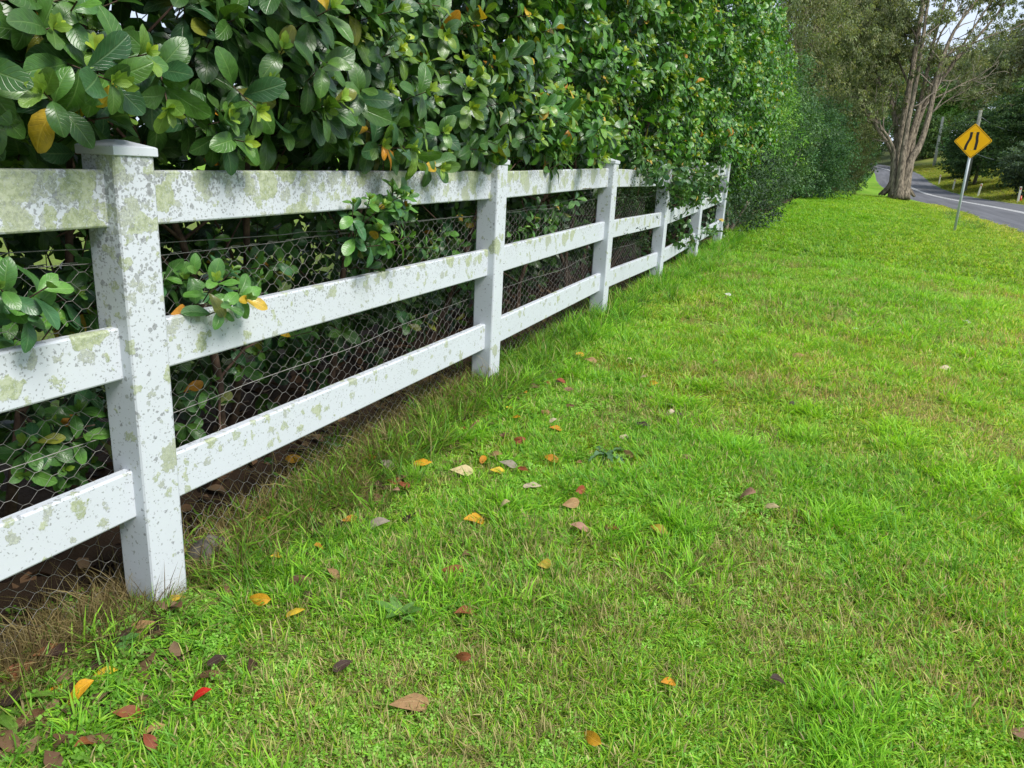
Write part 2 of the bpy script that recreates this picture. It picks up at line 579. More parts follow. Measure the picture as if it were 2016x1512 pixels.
# ------------------------------------------------------------------ the fence
W = .127
PY = [-.94, 1.437, 3.813, 6.034, 8.13, 10.27, 12.39]
DZ = [-.03, 0, .042, .106, .12, .21, .30]
RT = [1.337, .920, .500]
RH = .147
fence = thing('white_fence', 'white vinyl post and rail fence, three rails, blotched with lichen, in front of the hedge', 'fence', (-W/2, 1.5, 0))
for k, y in enumerate(PY):
    z0 = gz(0, y)-.25
    zt = 1.392+DZ[k]
    n = 14
    V, F = bar(((1, 0, 0), (0, 1, 0)), (-W/2, y+W/2, z0), (-W/2, y+W/2, zt), W/2, W/2, .009, n)
    h = np.clip((V[:, 2]-DZ[k])/1.36, 0, 1)
    cov = .32+.42*h**1.5+.30*sstep(.7, .95, h)
    if k > 1: cov = cov*.55
    post = link('post', make_mesh('post', V, F, np.stack([cov]*3, 1), None, M_PVC, True), fence)
    post.data.polygons.foreach_set('use_smooth', [False]*len(post.data.polygons))
    mb = MB()
    o = .006
    x0, x1, y0, y1 = -W-o, o, y-o, y+W+o
    def ring(ins, z): return [(x0+ins, y0+ins, z), (x1-ins, y0+ins, z), (x1-ins, y1-ins, z), (x0+ins, y1-ins, z)]
    V = ring(.002, zt-.018)+ring(0, zt-.016)+ring(0, zt+.004)+ring(.004, zt+.007)+ring(.056, zt+.022)
    F = [(3, 2, 1, 0)]
    for a in range(4):
        F += [(a*4+j, a*4+(j+1) % 4, a*4+4+(j+1) % 4, a*4+4+j) for j in range(4)]
    F.append((16, 17, 18, 19))
    mb.add(V, F, (.22, .22, .22))
    link('post_cap', mb.mesh('post_cap', M_PVC), post, (0, 0, 0)).location = (0, 0, 0)
for k in range(len(PY)-1):
    for i, zt in enumerate(RT):
        ya, yb = PY[k]+W-.004, PY[k+1]+.004
        za, zb = zt+DZ[k]-RH/2, zt+DZ[k+1]-RH/2
        xr = -.0445-.019
        V, F = bar(((1, 0, 0), (0, 0, 1)), (xr, ya, za), (xr, yb, zb), .019, RH/2, .006, 10)
        t_ = (V[:, 1]-ya)/(yb-ya)
        loc = (V[:, 2]-(za+(zb-za)*t_))/RH+.5
        cov = np.array([[.54, 1.1], [.36, .72], [.35, .54]][i])
        cv = cov[0]+(cov[1]-cov[0])*np.clip(loc, 0, 1)
        cv = cv*(1.0 if k < 2 else .9)
        if k == 0: cv = np.maximum(cv, [.85, .48, .28][i])
        r_ = link('rail', make_mesh('rail', V, F, np.stack([cv]*3, 1), None, M_PVC, False), fence)

# wire netting behind the fence
net = thing('wire_netting', 'rusty grey hexagonal chicken wire netting stretched behind the white fence', 'netting', (-.15, 1.5, 0))
def net_warp(Y, Zt):
    """Zt 0..1 between ground and top edge"""
    d = np.interp(Y, PY, DZ)
    top = 1.092+d+.012*np.sin(Y*2.2)+.02*(fbm(Y*1.3, 0, 0, 41, 2)-.5)
    bot = ground(np.full_like(Y, -.15), Y)-.02
    z = bot+(top-bot)*Zt+.012*(fbm(Y*4, Zt*6, 0, 42, 2)-.5)
    x = -.15+.05*(fbm(Y*1.5, Zt*2.0, 0, 43, 2)-.5)
    y = Y+.012*(fbm(Y*4, Zt*6, 0, 44, 2)-.5)
    return np.stack([x, y, z], -1)
NC, NR = 196, 21
pitch, tw = .0445, .017
ci, rj = np.meshgrid(np.arange(NC), np.arange(NR), indexing='ij')
ci, rj = ci.ravel(), rj.ravel()
Y0 = -.9+ci*pitch
Zc = (rj+.5*(ci % 2))/(NR-.5)
A = net_warp(Y0, Zc)
B = net_warp(Y0+tw, Zc)
Cc = net_warp(Y0+pitch, np.clip(Zc+.5/(NR-.5), 0, 1))
Dd = net_warp(Y0+pitch, np.clip(Zc-.5/(NR-.5), 0, 1))
def thin_tubes(P, Q, r, k=3):
    T = Q-P
    T /= np.linalg.norm(T, axis=1)[:, None]+1e-9
    a = np.cross(T, np.array([.9, .1, .2]))
    a /= np.linalg.norm(a, axis=1)[:, None]
    b = np.cross(T, a)
    r = np.broadcast_to(np.asarray(r, float), (len(P),))
    th = np.arange(k)*2*np.pi/k
    off = (np.cos(th)[None, :, None]*a[:, None]+np.sin(th)[None, :, None]*b[:, None])*r[:, None, None]
    V = np.concatenate([P[:, None]+off, Q[:, None]+off], 1).reshape(-1, 3)
    base = (np.arange(len(P))*2*k)[:, None]
    F = np.concatenate([np.stack([base[:, 0]+j, base[:, 0]+(j+1) % k, base[:, 0]+k+(j+1) % k, base[:, 0]+k+j], 1) for j in range(k)])
    return V, F
Pn = np.concatenate([A, B, B])
Qn = np.concatenate([B, Cc, Dd])
keep = np.linalg.norm(Pn-Qn, axis=1) > .004
rr = np.concatenate([np.full(len(A), .0011), np.full(2*len(A), .00076)])
Vn, Fn = thin_tubes(Pn[keep], Qn[keep], rr[keep])
link('hexagonal_mesh', make_mesh('hexagonal_mesh', Vn, Fn, None, None, M_WIRE), net)
yy = np.linspace(-.92, 8.2, 90)
for zf, off in ((1.0, .016), (.52, 0), (1.0, -.005)):
    mb = MB()
    p = net_warp(yy, np.full_like(yy, zf))
    p[:, 2] += off+(.02*np.sin(yy*1.3) if off > 0 else 0)
    mb.tube(p, .0014, 4)
    link('tension_wire', mb.mesh('tension_wire', M_WIRE), net)

# ------------------------------------------------------------------ leaves
def leaf_template(nl, nw, shape, fold=.25, curl=.3, wavy=0.0, petiole=0.0):
    """unit-length leaf along +x; width given by shape(u) (half width); returns V, F, uv"""
    V, UV = [], []
    for i in range(nl+1):
        u = 1-(1-i/nl)**(1.55 if shape is obovate else 1.0)
        hw = shape(u)
        ang = curl*u
        cx = math.sin(ang)/max(curl, 1e-6) if abs(curl) > 1e-6 else u
        cz = -(1-math.cos(ang))/max(curl, 1e-6) if abs(curl) > 1e-6 else 0
        for j in range(nw+1):
            v = j/nw
            s = 2*v-1
            z = abs(s)*hw*fold + wavy*math.sin(u*9+s*2)*hw*abs(s)
            V.append((petiole+cx*(1-petiole)-z*math.sin(ang), s*hw, cz+z*math.cos(ang)))
            UV.append((u, v))
    F = [(i*(nw+1)+j, (i+1)*(nw+1)+j, (i+1)*(nw+1)+j+1, i*(nw+1)+j+1) for i in range(nl) for j in range(nw)]
    return np.array(V), np.array(F), np.array(UV)
def obovate(u): return .235*(max(0, math.sin(math.pi*min(1, max(0, u)**1.45)))**.62)+.006*(1-u)+.045*u**3
def ovate(u): return .20*(math.sin(math.pi*min(1, u**.8))**.8)+.006
def narrow(u): return .07*(math.sin(math.pi*min(1, u**.8))**.8)+.004
def frame(d, n):
    d = d/(np.linalg.norm(d, axis=1)[:, None]+1e-9)
    z = n-(n*d).sum(1)[:, None]*d
    z = z/(np.linalg.norm(z, axis=1)[:, None]+1e-9)
    y = np.cross(z, d)
    return np.stack([d, y, z], 2)      # columns
def place(tmpl, R, s, P, col):
    V, F, UV = tmpl
    n = len(P)
    X = np.einsum('nij,vj->nvi', R*s[:, None, None], V)+P[:, None]
    Fo = (F[None]+(np.arange(n)*len(V))[:, None, None]).reshape(-1, F.shape[1])
    return X.reshape(-1, 3), Fo, np.repeat(col, len(V), 0), np.tile(UV, (n, 1))
def unit(v): return v/(np.linalg.norm(v, axis=-1, keepdims=True)+1e-9)
class Join:
    def __init__(s): s.V, s.F, s.C, s.U, s.n = [], [], [], [], 0
    def add(s, V, F, C, U):
        s.V.append(V); s.F.append(F+s.n); s.C.append(C); s.U.append(U); s.n += len(V)
    def mesh(s, name, mat):
        return make_mesh(name, np.concatenate(s.V), np.concatenate(s.F), np.concatenate(s.C), np.concatenate(s.U), mat)

# ---- the viburnum hedge
HL = {'R': [], 's': [], 'P': [], 'c': [], 'lod': []}
TW_P, TW_Q, TW_R = [], [], []
def hedge_face(y, z):
    b = -.03+.46*(fbm(y*.9, z*1.2, 0, 21, 3)-.5)+.15*(fbm(y*2.6, z*2.6, 0, 25, 2)-.5)
    b = b+.05*np.clip(z-1.5, 0, 2)+.30*sstep(9, 15, y)*sstep(.5, 2.4, z)
    return b
def sprigs(P, D, nleaf, L, tipcol, lod, yellow=.02, dark=0.0, bud=.5, seed=0, gain=1.5):
    """P (n,3) sprig bases, D directions, leaves per sprig"""
    r = np.random.default_rng(seed)
    n = len(P)
    D = unit(D)
    tipw = np.where(r.uniform(0, 1, n) < .5, 1.0, .25)[:, None]
    U = unit(np.cross(D, np.array([.2, .3, 1.0])))
    Vv = np.cross(D, U)
    ln = L*r.uniform(1.1, 1.9, n)
    TW_P.append(P); TW_Q.append(P+D*ln[:, None]); TW_R.append(np.full(n, .0022))
    for j in range(nleaf):
        f = (j+.6)/nleaf
        phi = (j//2)*(math.pi/2)+(j % 2)*math.pi+r.normal(0, .35, n)
        ang = np.radians(86-58*f)+r.normal(0, .17, n)
        side = np.cos(phi)[:, None]*U+np.sin(phi)[:, None]*Vv
        ld = np.cos(ang)[:, None]*D+np.sin(ang)[:, None]*side
        ld = ld+np.array([0, 0, -1.0])*r.uniform(.05, .5, n)[:, None]*(1-.6*f)
        ld = unit(ld)
        nn = D-(D*ld).sum(1)[:, None]*ld+r.normal(0, .18, (n, 3))+np.array([.1, 0, .30])
        size = L*(r.uniform(.72, 1.12, n))*(1.0-.45*max(0, f-.7)/.3)
        p = P+D*(ln*(.25+.75*f))[:, None]
        young = max(0, (f-.62)/.38)
        g = r.uniform(0, 1, n)[:, None]
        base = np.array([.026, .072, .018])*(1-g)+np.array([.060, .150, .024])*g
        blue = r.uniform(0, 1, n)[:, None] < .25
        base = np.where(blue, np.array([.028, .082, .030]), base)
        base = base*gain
        yw = young*tipcol[1]*tipw
        c = base*(1-yw)+np.array(tipcol[0])*yw
        rn = r.uniform(0, 1, n)
        c[rn < yellow] = np.array([.58, .38, .03])
        c[rn < yellow*.3] = np.array([.55, .24, .02])
        c[(rn > yellow) & (rn < yellow*2)] = np.array([.20, .22, .03])
        keep = r.uniform(0, 1, n) > .08
        HL['R'].append(frame(ld, nn)[keep]); HL['s'].append(size[keep]); HL['P'].append(p[keep])
        HL['c'].append(c[keep]); HL['lod'].append(np.full(keep.sum(), lod))
    # bud clusters / new leaves at the tips
    k = r.uniform(0, 1, n) < bud
    if k.any():
        for j in range(5):
            m = k.sum()
            phi = j*1.26+r.normal(0, .3, m)
            side = np.cos(phi)[:, None]*U[k]+np.sin(phi)[:, None]*Vv[k]
            ld = unit(D[k]+.45*side+np.array([0, 0, .35]))
            HL['R'].append(frame(ld, D[k]-ld*.3+r.normal(0, .1, (m, 3))))
            HL['s'].append(L*r.uniform(.22, .42, m)); HL['P'].append(P[k]+(D*ln[:, None])[k])
            bc = np.where((r.uniform(0, 1, m) < .3)[:, None], np.array(tipcol[0])*np.array([1.55, 1.25, .8]), np.array(tipcol[0]))
            HL['c'].append(bc*r.uniform(.8, 1.2, (m, 1))); HL['lod'].append(np.full(m, 2))

GREEN_TIP = ((.13, .26, .035), .6)
def bright_tip(a): return ((.20+.12*a, .36+.05*a, .032), .8)
def outer(y0, y1, dens, nleaf, L, lod, tip, yellow, seed, gain=1.5, deep=.3, bud=.5):
    r = np.random.default_rng(seed)
    zcap = 4.9
    n = int(dens*(y1-y0)*4.2)
    y = r.uniform(y0, y1, n)
    z = r.uniform(1.0, zcap, n)
    dzf = np.interp(y, PY, DZ)
    zb = 1.40+dzf+.08*(fbm(y*2.2, 0, 0, 31, 2)-.5)*2
    zb = np.where(y > 12.6, 1.38+dzf-(y-12.6)*.45, zb)
    ztop = np.maximum(2.7, 2.0+.225*y+.35)
    m = (z > zb) & (z < 5.2-.9*np.clip(y-14, 0, 3)) & (z < np.minimum(ztop, zcap-.5*(fbm(y*.8, 0, 0, 33, 3)-.2)))
    y, z = y[m], z[m]
    n = len(y)
    dep = np.where(r.uniform(0, 1, n) < .68, r.uniform(0, .22, n), r.uniform(.2, .2+deep*2.2, n))
    clump = fbm(y*4.3, z*4.3, 0, 37, 2)
    dep = dep+np.clip(.56-clump, 0, .4)*1.5
    x = hedge_face(y, z)-dep-.12+.05*sstep(6, 3, y)
    low = np.clip(1-(z-1.4)/.25, 0, 1)
    D = np.stack([.85+r.normal(0, .25, n), r.normal(-.10, .45, n), .50+r.normal(0, .35, n)-.75*low], 1)
    sprigs(np.stack([x, y, z], 1), D, nleaf, L, tip, lod, yellow, 0, bud, seed+1, gain)
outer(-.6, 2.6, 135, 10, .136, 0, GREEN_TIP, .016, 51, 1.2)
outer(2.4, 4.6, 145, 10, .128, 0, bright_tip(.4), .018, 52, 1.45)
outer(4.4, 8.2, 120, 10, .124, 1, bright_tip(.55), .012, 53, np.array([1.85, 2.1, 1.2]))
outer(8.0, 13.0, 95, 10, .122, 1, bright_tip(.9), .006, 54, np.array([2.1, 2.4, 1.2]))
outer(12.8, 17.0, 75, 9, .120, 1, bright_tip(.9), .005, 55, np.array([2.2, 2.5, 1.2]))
# leafy shoots inside and poking through the netting and the rails
shoots = [(110, 45, -.02, 2), (60, 610, -.22, 5), (10, 620, .0, 5), (120, 590, -.30, 4), (150, 640, -.33, 4), (90, 660, -.30, 4), (30, 690, -.2, 3), (130, 560, -.4, 4),
          (100, 880, -.24, 4), (60, 920, -.26, 4), (140, 860, -.22, 3), (40, 860, -.35, 3), (90, 960, -.28, 2), (350, 570, -.12, 4), (400, 595, -.02, 5), (440, 520, -.28, 4), (500, 530, -.3, 4),
          (470, 590, -.26, 3), (380, 520, -.3, 3), (560, 520, -.35, 3), (340, 640, -.3, 2), (690, 500, -.02, 5), (740, 425, .05, 6), (720, 470, .03, 6), (765, 410, .07, 3), (790, 460, -.14, 4), (670, 520, -.2, 4), (850, 480, -.22, 5),
          (900, 470, -.25, 5), (880, 530, -.26, 5), (830, 540, -.24, 4), (920, 560, -.25, 4), (620, 500, -.3, 3), (520, 700, -.4, 3), (560, 690, -.4, 3), (800, 640, -.35, 3), (1040, 440, -.2, 4), (1020, 460, -.2, 4), (1080, 420, -.2, 4), (1095, 400, -.16, 4), (1000, 470, -.3, 3), (1130, 430, -.24, 2), (380, 820, -.35, 2), (345, 800, -.3, 2)]
sp, sdv = [], []
for px, py, x, n in shoots:
    for k in range(n):
        p = on_plane_x(px+rng.normal(0, 22), py+rng.normal(0, 16), x-.07+rng.normal(0, .03))
        sp.append(p)
        sdv.append((.7+rng.normal(0, .3), rng.normal(0, .5), .45+rng.normal(0, .35)))
sprigs(np.array(sp), np.array(sdv), 6, .088, GREEN_TIP, 0, .03, 0, .5, 61, 2.1)  # leaf colour raised to make up for weak light behind the netting
# big shoots that lean out over the first post and the top rail
sp, sdv = [], []
for px, py, n in ((25, 225, 2), (20, 170, 1), (130, 110, 1), (190, 130, 2), (160, 235, 2), (215, 215, 1), (330, 140, 1), (390, 250, 1), (430, 265, 2), (470, 150, 1), (560, 250, 1), (600, 215, 1), (735, 285, 2), (850, 300, 2), (790, 275, 1), (880, 270, 1), (1010, 285, 2), (1080, 300, 2), (1060, 330, 1), (90, 60, 1), (330, 90, 1)):
    for k in range(n):
        p = on_plane_x(px+rng.normal(0, 14), py+rng.normal(0, 10), -.06+rng.normal(0, .03))
        sp.append(p-np.array([.06, 0, 0]))
        sdv.append((.8+rng.normal(0, .25), rng.normal(-.1, .4), rng.normal(.1, .3)))
sprigs(np.array(sp), np.array(sdv), 8, .128, ((.26, .42, .06), .7), 0, .02, 0, 1.0, 66, 1.45)
# shoots hanging over the rails at the far posts
sp, sdv = [], []
for px, py, n in ((1345, 480, 7), (1375, 470, 9), (1400, 450, 9), (1420, 440, 6), (1350, 440, 4), (1340, 352, 22), (1370, 352, 24), (1400, 350, 22), (1370, 385, 16), (1400, 385, 10), (1335, 385, 9), (1418, 365, 5), (1300, 335, 16), (1270, 328, 10), (1335, 335, 16), (1390, 330, 16)):
    for k in range(n):
        p = on_plane_x(px+rng.normal(0, 9), py+rng.normal(0, 7), .02+rng.normal(0, .05))
        sp.append(p-np.array([.08, 0, 0]))
        sdv.append((.6+rng.normal(0, .3), rng.normal(0, .6), -.1+rng.normal(0, .4)))
sprigs(np.array(sp), np.array(sdv), 7, .10, GREEN_TIP, 1, .01, 0, .3, 62)
# back and inner leaves that close the hedge, colour darkened to deepen its shade
n = 3000
yb = rng.uniform(-1.2, 18, n)
zb_ = rng.uniform(1.0, 4.6, n)
m = zb_ < np.maximum(2.7, 2.2+.225*yb)
yb, zb_ = yb[m], zb_[m]
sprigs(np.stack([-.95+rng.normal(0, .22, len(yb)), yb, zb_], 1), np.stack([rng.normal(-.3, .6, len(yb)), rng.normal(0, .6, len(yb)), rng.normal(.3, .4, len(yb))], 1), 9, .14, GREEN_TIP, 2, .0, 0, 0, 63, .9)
n = 950
yb = rng.uniform(-1.2, 13, n)
zb_ = rng.uniform(.25, 1.5, n)+np.interp(yb, PY, DZ)
sprigs(np.stack([-.82+rng.normal(0, .2, n), yb, zb_], 1), rng.normal(0, .6, (n, 3))+np.array([.2, 0, .2]), 7, .11, GREEN_TIP, 2, .004, 0, 0, 64, 1.0)
n = 1900
yb = rng.uniform(-1.5, 16, n)
zb_ = rng.uniform(.1, 1.55, n)+g_y(yb)
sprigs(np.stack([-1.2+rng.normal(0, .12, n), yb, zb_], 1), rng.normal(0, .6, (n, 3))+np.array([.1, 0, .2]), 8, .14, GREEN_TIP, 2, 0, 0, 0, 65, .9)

HR, Hs, HP, HC, HLOD = (np.concatenate(HL[k]) for k in ('R', 's', 'P', 'c', 'lod'))
T0 = [leaf_template(6, 4, obovate, .28, .55, .12), leaf_template(6, 4, obovate, .38, .9, .05), leaf_template(6, 4, obovate, .18, .3, .2), leaf_template(6, 4, obovate, .45, 1.2, .1)]
T1 = [leaf_template(4, 2, obovate, .30, .7), leaf_template(4, 2, obovate, .20, .35), leaf_template(4, 2, obovate, .42, 1.1)]
T2 = [leaf_template(3, 2, obovate, .30, .6)]
LODS = [T0, T1, T2]
var = rng.integers(0, 12, len(HP))
Vh = np.zeros(len(HP), int)
# rank the leaves by how large they show; those get an object each
cen = HP+HR[:, :, 0]*(Hs*.5)[:, None]
px, py, dd = proj(cen)
view = unit(EYE-cen)
facing = np.abs((HR[:, :, 2]*view).sum(1))
area = (Hs/np.maximum(dd, .1))**2*(.25+facing)
inside = (px > 5) & (px < 2011) & (py > 5) & (py < 1507) & (dd > .2)
bvhV, bvhF = [], []
nb = 0
q4 = leaf_template(2, 2, obovate, .3, .6)
Vb, Fb, _, _ = place(q4, HR, Hs, HP, HC)
bvh = BVHTree.FromPolygons(Vb.tolist(), Fb.tolist())
blockers = MB()
for k, y in enumerate(PY): blockers.box(-W, 0, y, y+W, -.1, 1.39+DZ[k])
for k in range(len(PY)-1):
    for zt in RT: blockers.box(-.0825, -.0445, PY[k], PY[k+1], zt+DZ[k]-RH, zt+DZ[k])
bvh2 = BVHTree.FromPolygons(np.concatenate(blockers.V).tolist(), blockers.F)
nfl = len(q4[1])
cand = np.argsort(-area*inside)[:3500]
score = {}
ev = Vector(EYE)
for i in cand:
    if not inside[i]: continue
    seen = 0
    for f in range(nfl):
        tgt = Vector(Vb[Fb[i*nfl+f]].mean(0))
        d_ = (tgt-ev)
        L_ = d_.length
        h = bvh.ray_cast(ev, d_/L_, L_+.01)
        if h[0] is not None and h[2]//nfl == i:
            h2 = bvh2.ray_cast(ev, d_/L_, L_)
            if h2[0] is None: seen += 1
    if seen: score[i] = area[i]*seen
single = set(sorted(score, key=lambda i: -score[i])[:299])
hedge = thing('hedge', 'tall glossy broad-leaved hedge growing behind and over the white fence', 'hedge', (-.5, 3.0, .1))
J = Join()
msk = np.ones(len(HP), bool)
msk[list(single)] = False
for lod, T in enumerate(LODS):
    for k, tm in enumerate(T):
        s_ = msk & (HLOD == lod) & (var % len(T) == k)
        if s_.any(): J.add(*place(tm, HR[s_], Hs[s_], HP[s_], HC[s_]))
tag(link('foliage', J.mesh('foliage', M_HEDGE), hedge), kind='stuff')
for i in sorted(single):
    T = LODS[0]
    V, F, C, U = place(T[var[i] % len(T)], HR[i:i+1], Hs[i:i+1], np.zeros((1, 3)), HC[i:i+1])
    link('leaf', make_mesh('leaf', V, F, C, U, M_HEDGE), hedge, HP[i])
Vt, Ft = thin_tubes(np.concatenate(TW_P), np.concatenate(TW_Q), np.concatenate(TW_R))
tag(link('twigs', make_mesh('twigs', Vt, Ft, None, None, M_TWIG), hedge), kind='stuff')
for k in range(26):
    mb = MB()
    y = -.9+k*.58+rng.normal(0, .12)
    x = -.55+rng.normal(0, .16)
    p = [np.array([x, y, gz(x, y)-.05])]
    d = np.array([rng.normal(0, .15), rng.normal(0, .2), 1.0])
    for j in range(7):
        d = unit(d+rng.normal(0, .16, 3)*np.array([1, 1, .3]))
        p.append(p[-1]+d*.30)
    p = np.array(p)
    p[:, 0] = np.minimum(p[:, 0], -.32-.02*np.arange(len(p)) % .06)
    mb.tube(p, np.linspace(.020, .007, len(p)), 6)
    for j in range(2, 7):
        for q in range(2):
            d2 = unit(np.array([rng.normal(-.1, .4), rng.normal(0, .6), rng.normal(.5, .35)]))
            a = p[j]
            b = a+d2*.2
            c = b+unit(d2+rng.normal(0, .3, 3))*.22
            mb.tube([a, b, c], [.007, .005, .002], 5)
    link('stem', mb.mesh('stem', M_TWIG, True), hedge)

# ------------------------------------------------------------------ foliage clouds for shrubs and trees
T_SM = leaf_template(2, 2, ovate, .25, .4)
def diamond(w):
    V = np.array([(0, 0, 0), (.45, -w, .03), (1, 0, -.08), (.45, w, .03)])
    return V, np.array([(0, 1, 2, 3)]), np.array([(0, .5), (.45, 0), (1, .5), (.45, 1)])
T_DIA, T_DIAN, T_DIAW = diamond(.22), diamond(.09), diamond(.32)
def clump_leaves(centres, radii, per, L, tmpl, pal, droop=.3, out_dir=.6, seed=1, squash=(1, 1, .8), lumps=5, lump_r=.45):
    """leaves spread through ragged clumps: each clump holds smaller tufts, each tuft a spray of leaves"""
    r = np.random.default_rng(seed)
    centres = np.asarray(centres, float)
    radii = np.broadcast_to(np.asarray(radii, float), (len(centres),))
    n = len(centres)
    # tufts
    td = unit(r.normal(0, 1, (n, lumps, 3)))*np.array(squash)
    tr = r.uniform(.25, 1.0, (n, lumps, 1))**.6
    tuft = centres[:, None]+td*tr*radii[:, None, None]
    trad = (radii[:, None]*lump_r*r.uniform(.6, 1.3, (n, lumps)))
    shade = r.uniform(.6, 1.35, (n, lumps))*r.uniform(.75, 1.25, (n, 1))
    hue = r.uniform(0, 1, (n, lumps))
    m = n*lumps*per
    tuft = np.repeat(tuft.reshape(-1, 3), per, 0)
    trad = np.repeat(trad.ravel(), per)
    shade = np.repeat(shade.ravel(), per)
    hue = np.repeat(hue.ravel(), per)
    cen = np.repeat(np.repeat(centres, lumps, 0), per, 0)
    q = unit(r.normal(0, 1, (m, 3)))*(r.uniform(0, 1, (m, 1))**.5)*trad[:, None]*np.array(squash)
    P = tuft+q
    o = unit(P-cen)
    d = unit(o*out_dir+r.normal(0, .55, (m, 3))+np.array([0, 0, -droop]))
    nn = r.normal(0, .6, (m, 3))+np.array([.1, 0, .7])+o*.5
    s = L*r.uniform(.6, 1.25, m)
    pa = np.asarray(pal, float)
    w = np.clip(hue+r.normal(0, .22, m), 0, .999)*(len(pa)-1)
    i0 = np.floor(w).astype(int)
    fr = (w-i0)[:, None]
    c = (pa[i0]*(1-fr)+pa[np.minimum(i0+1, len(pa)-1)]*fr)*shade[:, None]*r.uniform(.8, 1.2, (m, 1))
    return place(tmpl, frame(d, nn), s, P, c)
def crown_points(base, dims, n, seed, noise=.35, shell=.55):
    """clump centres in a lumpy ellipsoid; dims = half sizes; base = centre"""
    r = np.random.default_rng(seed)
    d = unit(r.normal(0, 1, (n, 3)))
    rad = (shell+(1-shell)*r.uniform(0, 1, n))*(1-noise/2+noise*fbm(d[:, 0]*2+seed, d[:, 1]*2, d[:, 2]*2, seed, 2))
    return np.asarray(base)+d*rad[:, None]*np.asarray(dims)

def leafy(name, parts, mat, parent, part_name='crown'):
    J = Join()
    for p in parts: J.add(*p)
    o = link(part_name, J.mesh(part_name, mat), parent)
    o['kind'] = 'stuff'
    return o
def trunk_mesh(paths, mat, parent, name='trunk', k=8):
    mb = MB()
    for pts, rads in paths:
        mb.tube(pts, rads, k)
    return link(name, mb.mesh(name, mat, True), parent)
def wander(a, d, n, step, jit, up=0.0, seed=0):
    r = np.random.default_rng(seed)
    p = [np.asarray(a, float)]
    d = unit(np.asarray(d, float))
    for _ in range(n):
        d = unit(d+r.normal(0, jit, 3)+np.array([0, 0, up]))
        p.append(p[-1]+d*step)
    return np.array(p)

OLIVE = [(0.15, 0.2, 0.075), (0.237, 0.275, 0.112), (0.288, 0.275, 0.138)]
GREYG = [(0.163, 0.213, 0.119), (0.25, 0.3, 0.163), (0.325, 0.325, 0.194)]
DARKG = [(0.039, 0.097, 0.039), (0.065, 0.151, 0.061), (0.097, 0.184, 0.076)]
BLUEG = [(.05, .12, .045), (.085, .18, .06), (.13, .24, .08)]
BRIGHT = [(0.096, 0.224, 0.04), (0.16, 0.32, 0.048), (0.272, 0.416, 0.056)]
BROWN = [(.20, .22, .12), (.27, .28, .16), (.22, .26, .13)]

def shrub(name, label, base, dims, n, rad, per, L, tmpl, pal, seed, mat=M_FAR, droop=.3, lumps=5, zlow=0.0, cat='shrub', shell=.55, squash=(1, 1, .8), group=None, stems=4):
    x, y = base
    z = gz(x, y)
    t = thing(name, label, cat, (x, y, z), group)
    c = crown_points((x, y, z+zlow+dims[2]), dims, n, seed, .45, shell)
    c = c[c[:, 2] > z+.12]
    leafy('crown', [clump_leaves(c, rad, per, L, tmpl, pal, droop, .6, seed+5, squash, lumps)], mat, t)
    paths = []
    for k in range(stems):
        d = np.array([math.cos(k*2.4+seed)*.4, math.sin(k*2.4+seed)*.4, 1])
        h = (zlow+dims[2]*.95)
        paths.append((wander((x+d[0]*.2, y+d[1]*.2, z-.05), d, 6, h/6, .12, .05, seed+k), np.linspace(.03+.012*dims[2], .012, 7)))
    trunk_mesh(paths, M_FARBARK, t, 'stem' if stems > 1 else 'trunk', 6)
    return t

# fine-leaved shrub growing through the fence between the third and fourth posts
t = thing('fine_leaved_shrub', 'small dark fine-leaved shrub growing through the rails beside the fourth post', 'shrub', (-.25, 7.3, gz(-.25, 7.3)))
c = []
for pxx, pyy, n in ((1240, 370, 7), (1270, 380, 10), (1295, 370, 8), (1230, 410, 6), (1260, 420, 8), (1285, 410, 8), (1310, 400, 5), (1240, 470, 5), (1270, 480, 5), (1225, 440, 4), (1300, 440, 3), (1255, 345, 4)):
    for _ in range(n):
        c.append(on_plane_x(pxx+rng.normal(0, 12), pyy+rng.normal(0, 9), -.22+rng.normal(0, .12)))
leafy('foliage', [clump_leaves(np.array(c), .13, 26, .028, T_DIA, [(.02, .05, .018), (.04, .085, .025), (.06, .12, .03)], .2, .6, 71, (1, 1, .8), 4)], M_FOL, t, 'foliage')
paths = []
for k in range(12):
    e = c[rng.integers(len(c))]
    p0 = np.array([-.45, 7.2+rng.normal(0, .2), gz(-.4, 7.2)])
    mid = (p0+e)/2+rng.normal(0, .08, 3)
    paths.append(([p0, mid, e], [.008, .005, .002]))
trunk_mesh(paths, M_TWIG, t, 'stem', 5)

shrub('dark_leaved_shrub', 'dark green bush spilling onto the lawn where the white fence ends', (-.30, 15.0), (.95, 2.6, 1.0), 150, .34, 20, .062, T_SM, [(0.029, 0.065, 0.029), (0.054, 0.108, 0.05), (0.099, 0.171, 0.081)], 81, M_FOL, .35, 5, -.25, stems=4)
shrub('tall_bright_shrub', 'tall bright green bush with yellowish new growth at the hedge end', (-.75, 19.5), (1.1, 3.0, 2.3), 260, .36, 22, .075, T_SM, [(0.063, 0.162, 0.04), (0.108, 0.27, 0.05), (0.234, 0.414, 0.054)], 82, M_FOL, .3, 5, -.2)
shrub('blue_green_shrub', 'rounded blue-green bush behind the bright bush, reaching the lawn edge', (-.7, 27), (1.4, 4.2, 2.4), 230, .5, 24, .085, T_DIAW, BLUEG, 83, M_FOL, .35, 5, -.2)
shrub('bushy_shrub', 'dark green bush on the far lawn edge left of the big tree', (.2, 37), (1.5, 3.6, 2.4), 200, .6, 26, .10, T_DIAW, DARKG, 84, M_FAR, .4, 5, -.6)
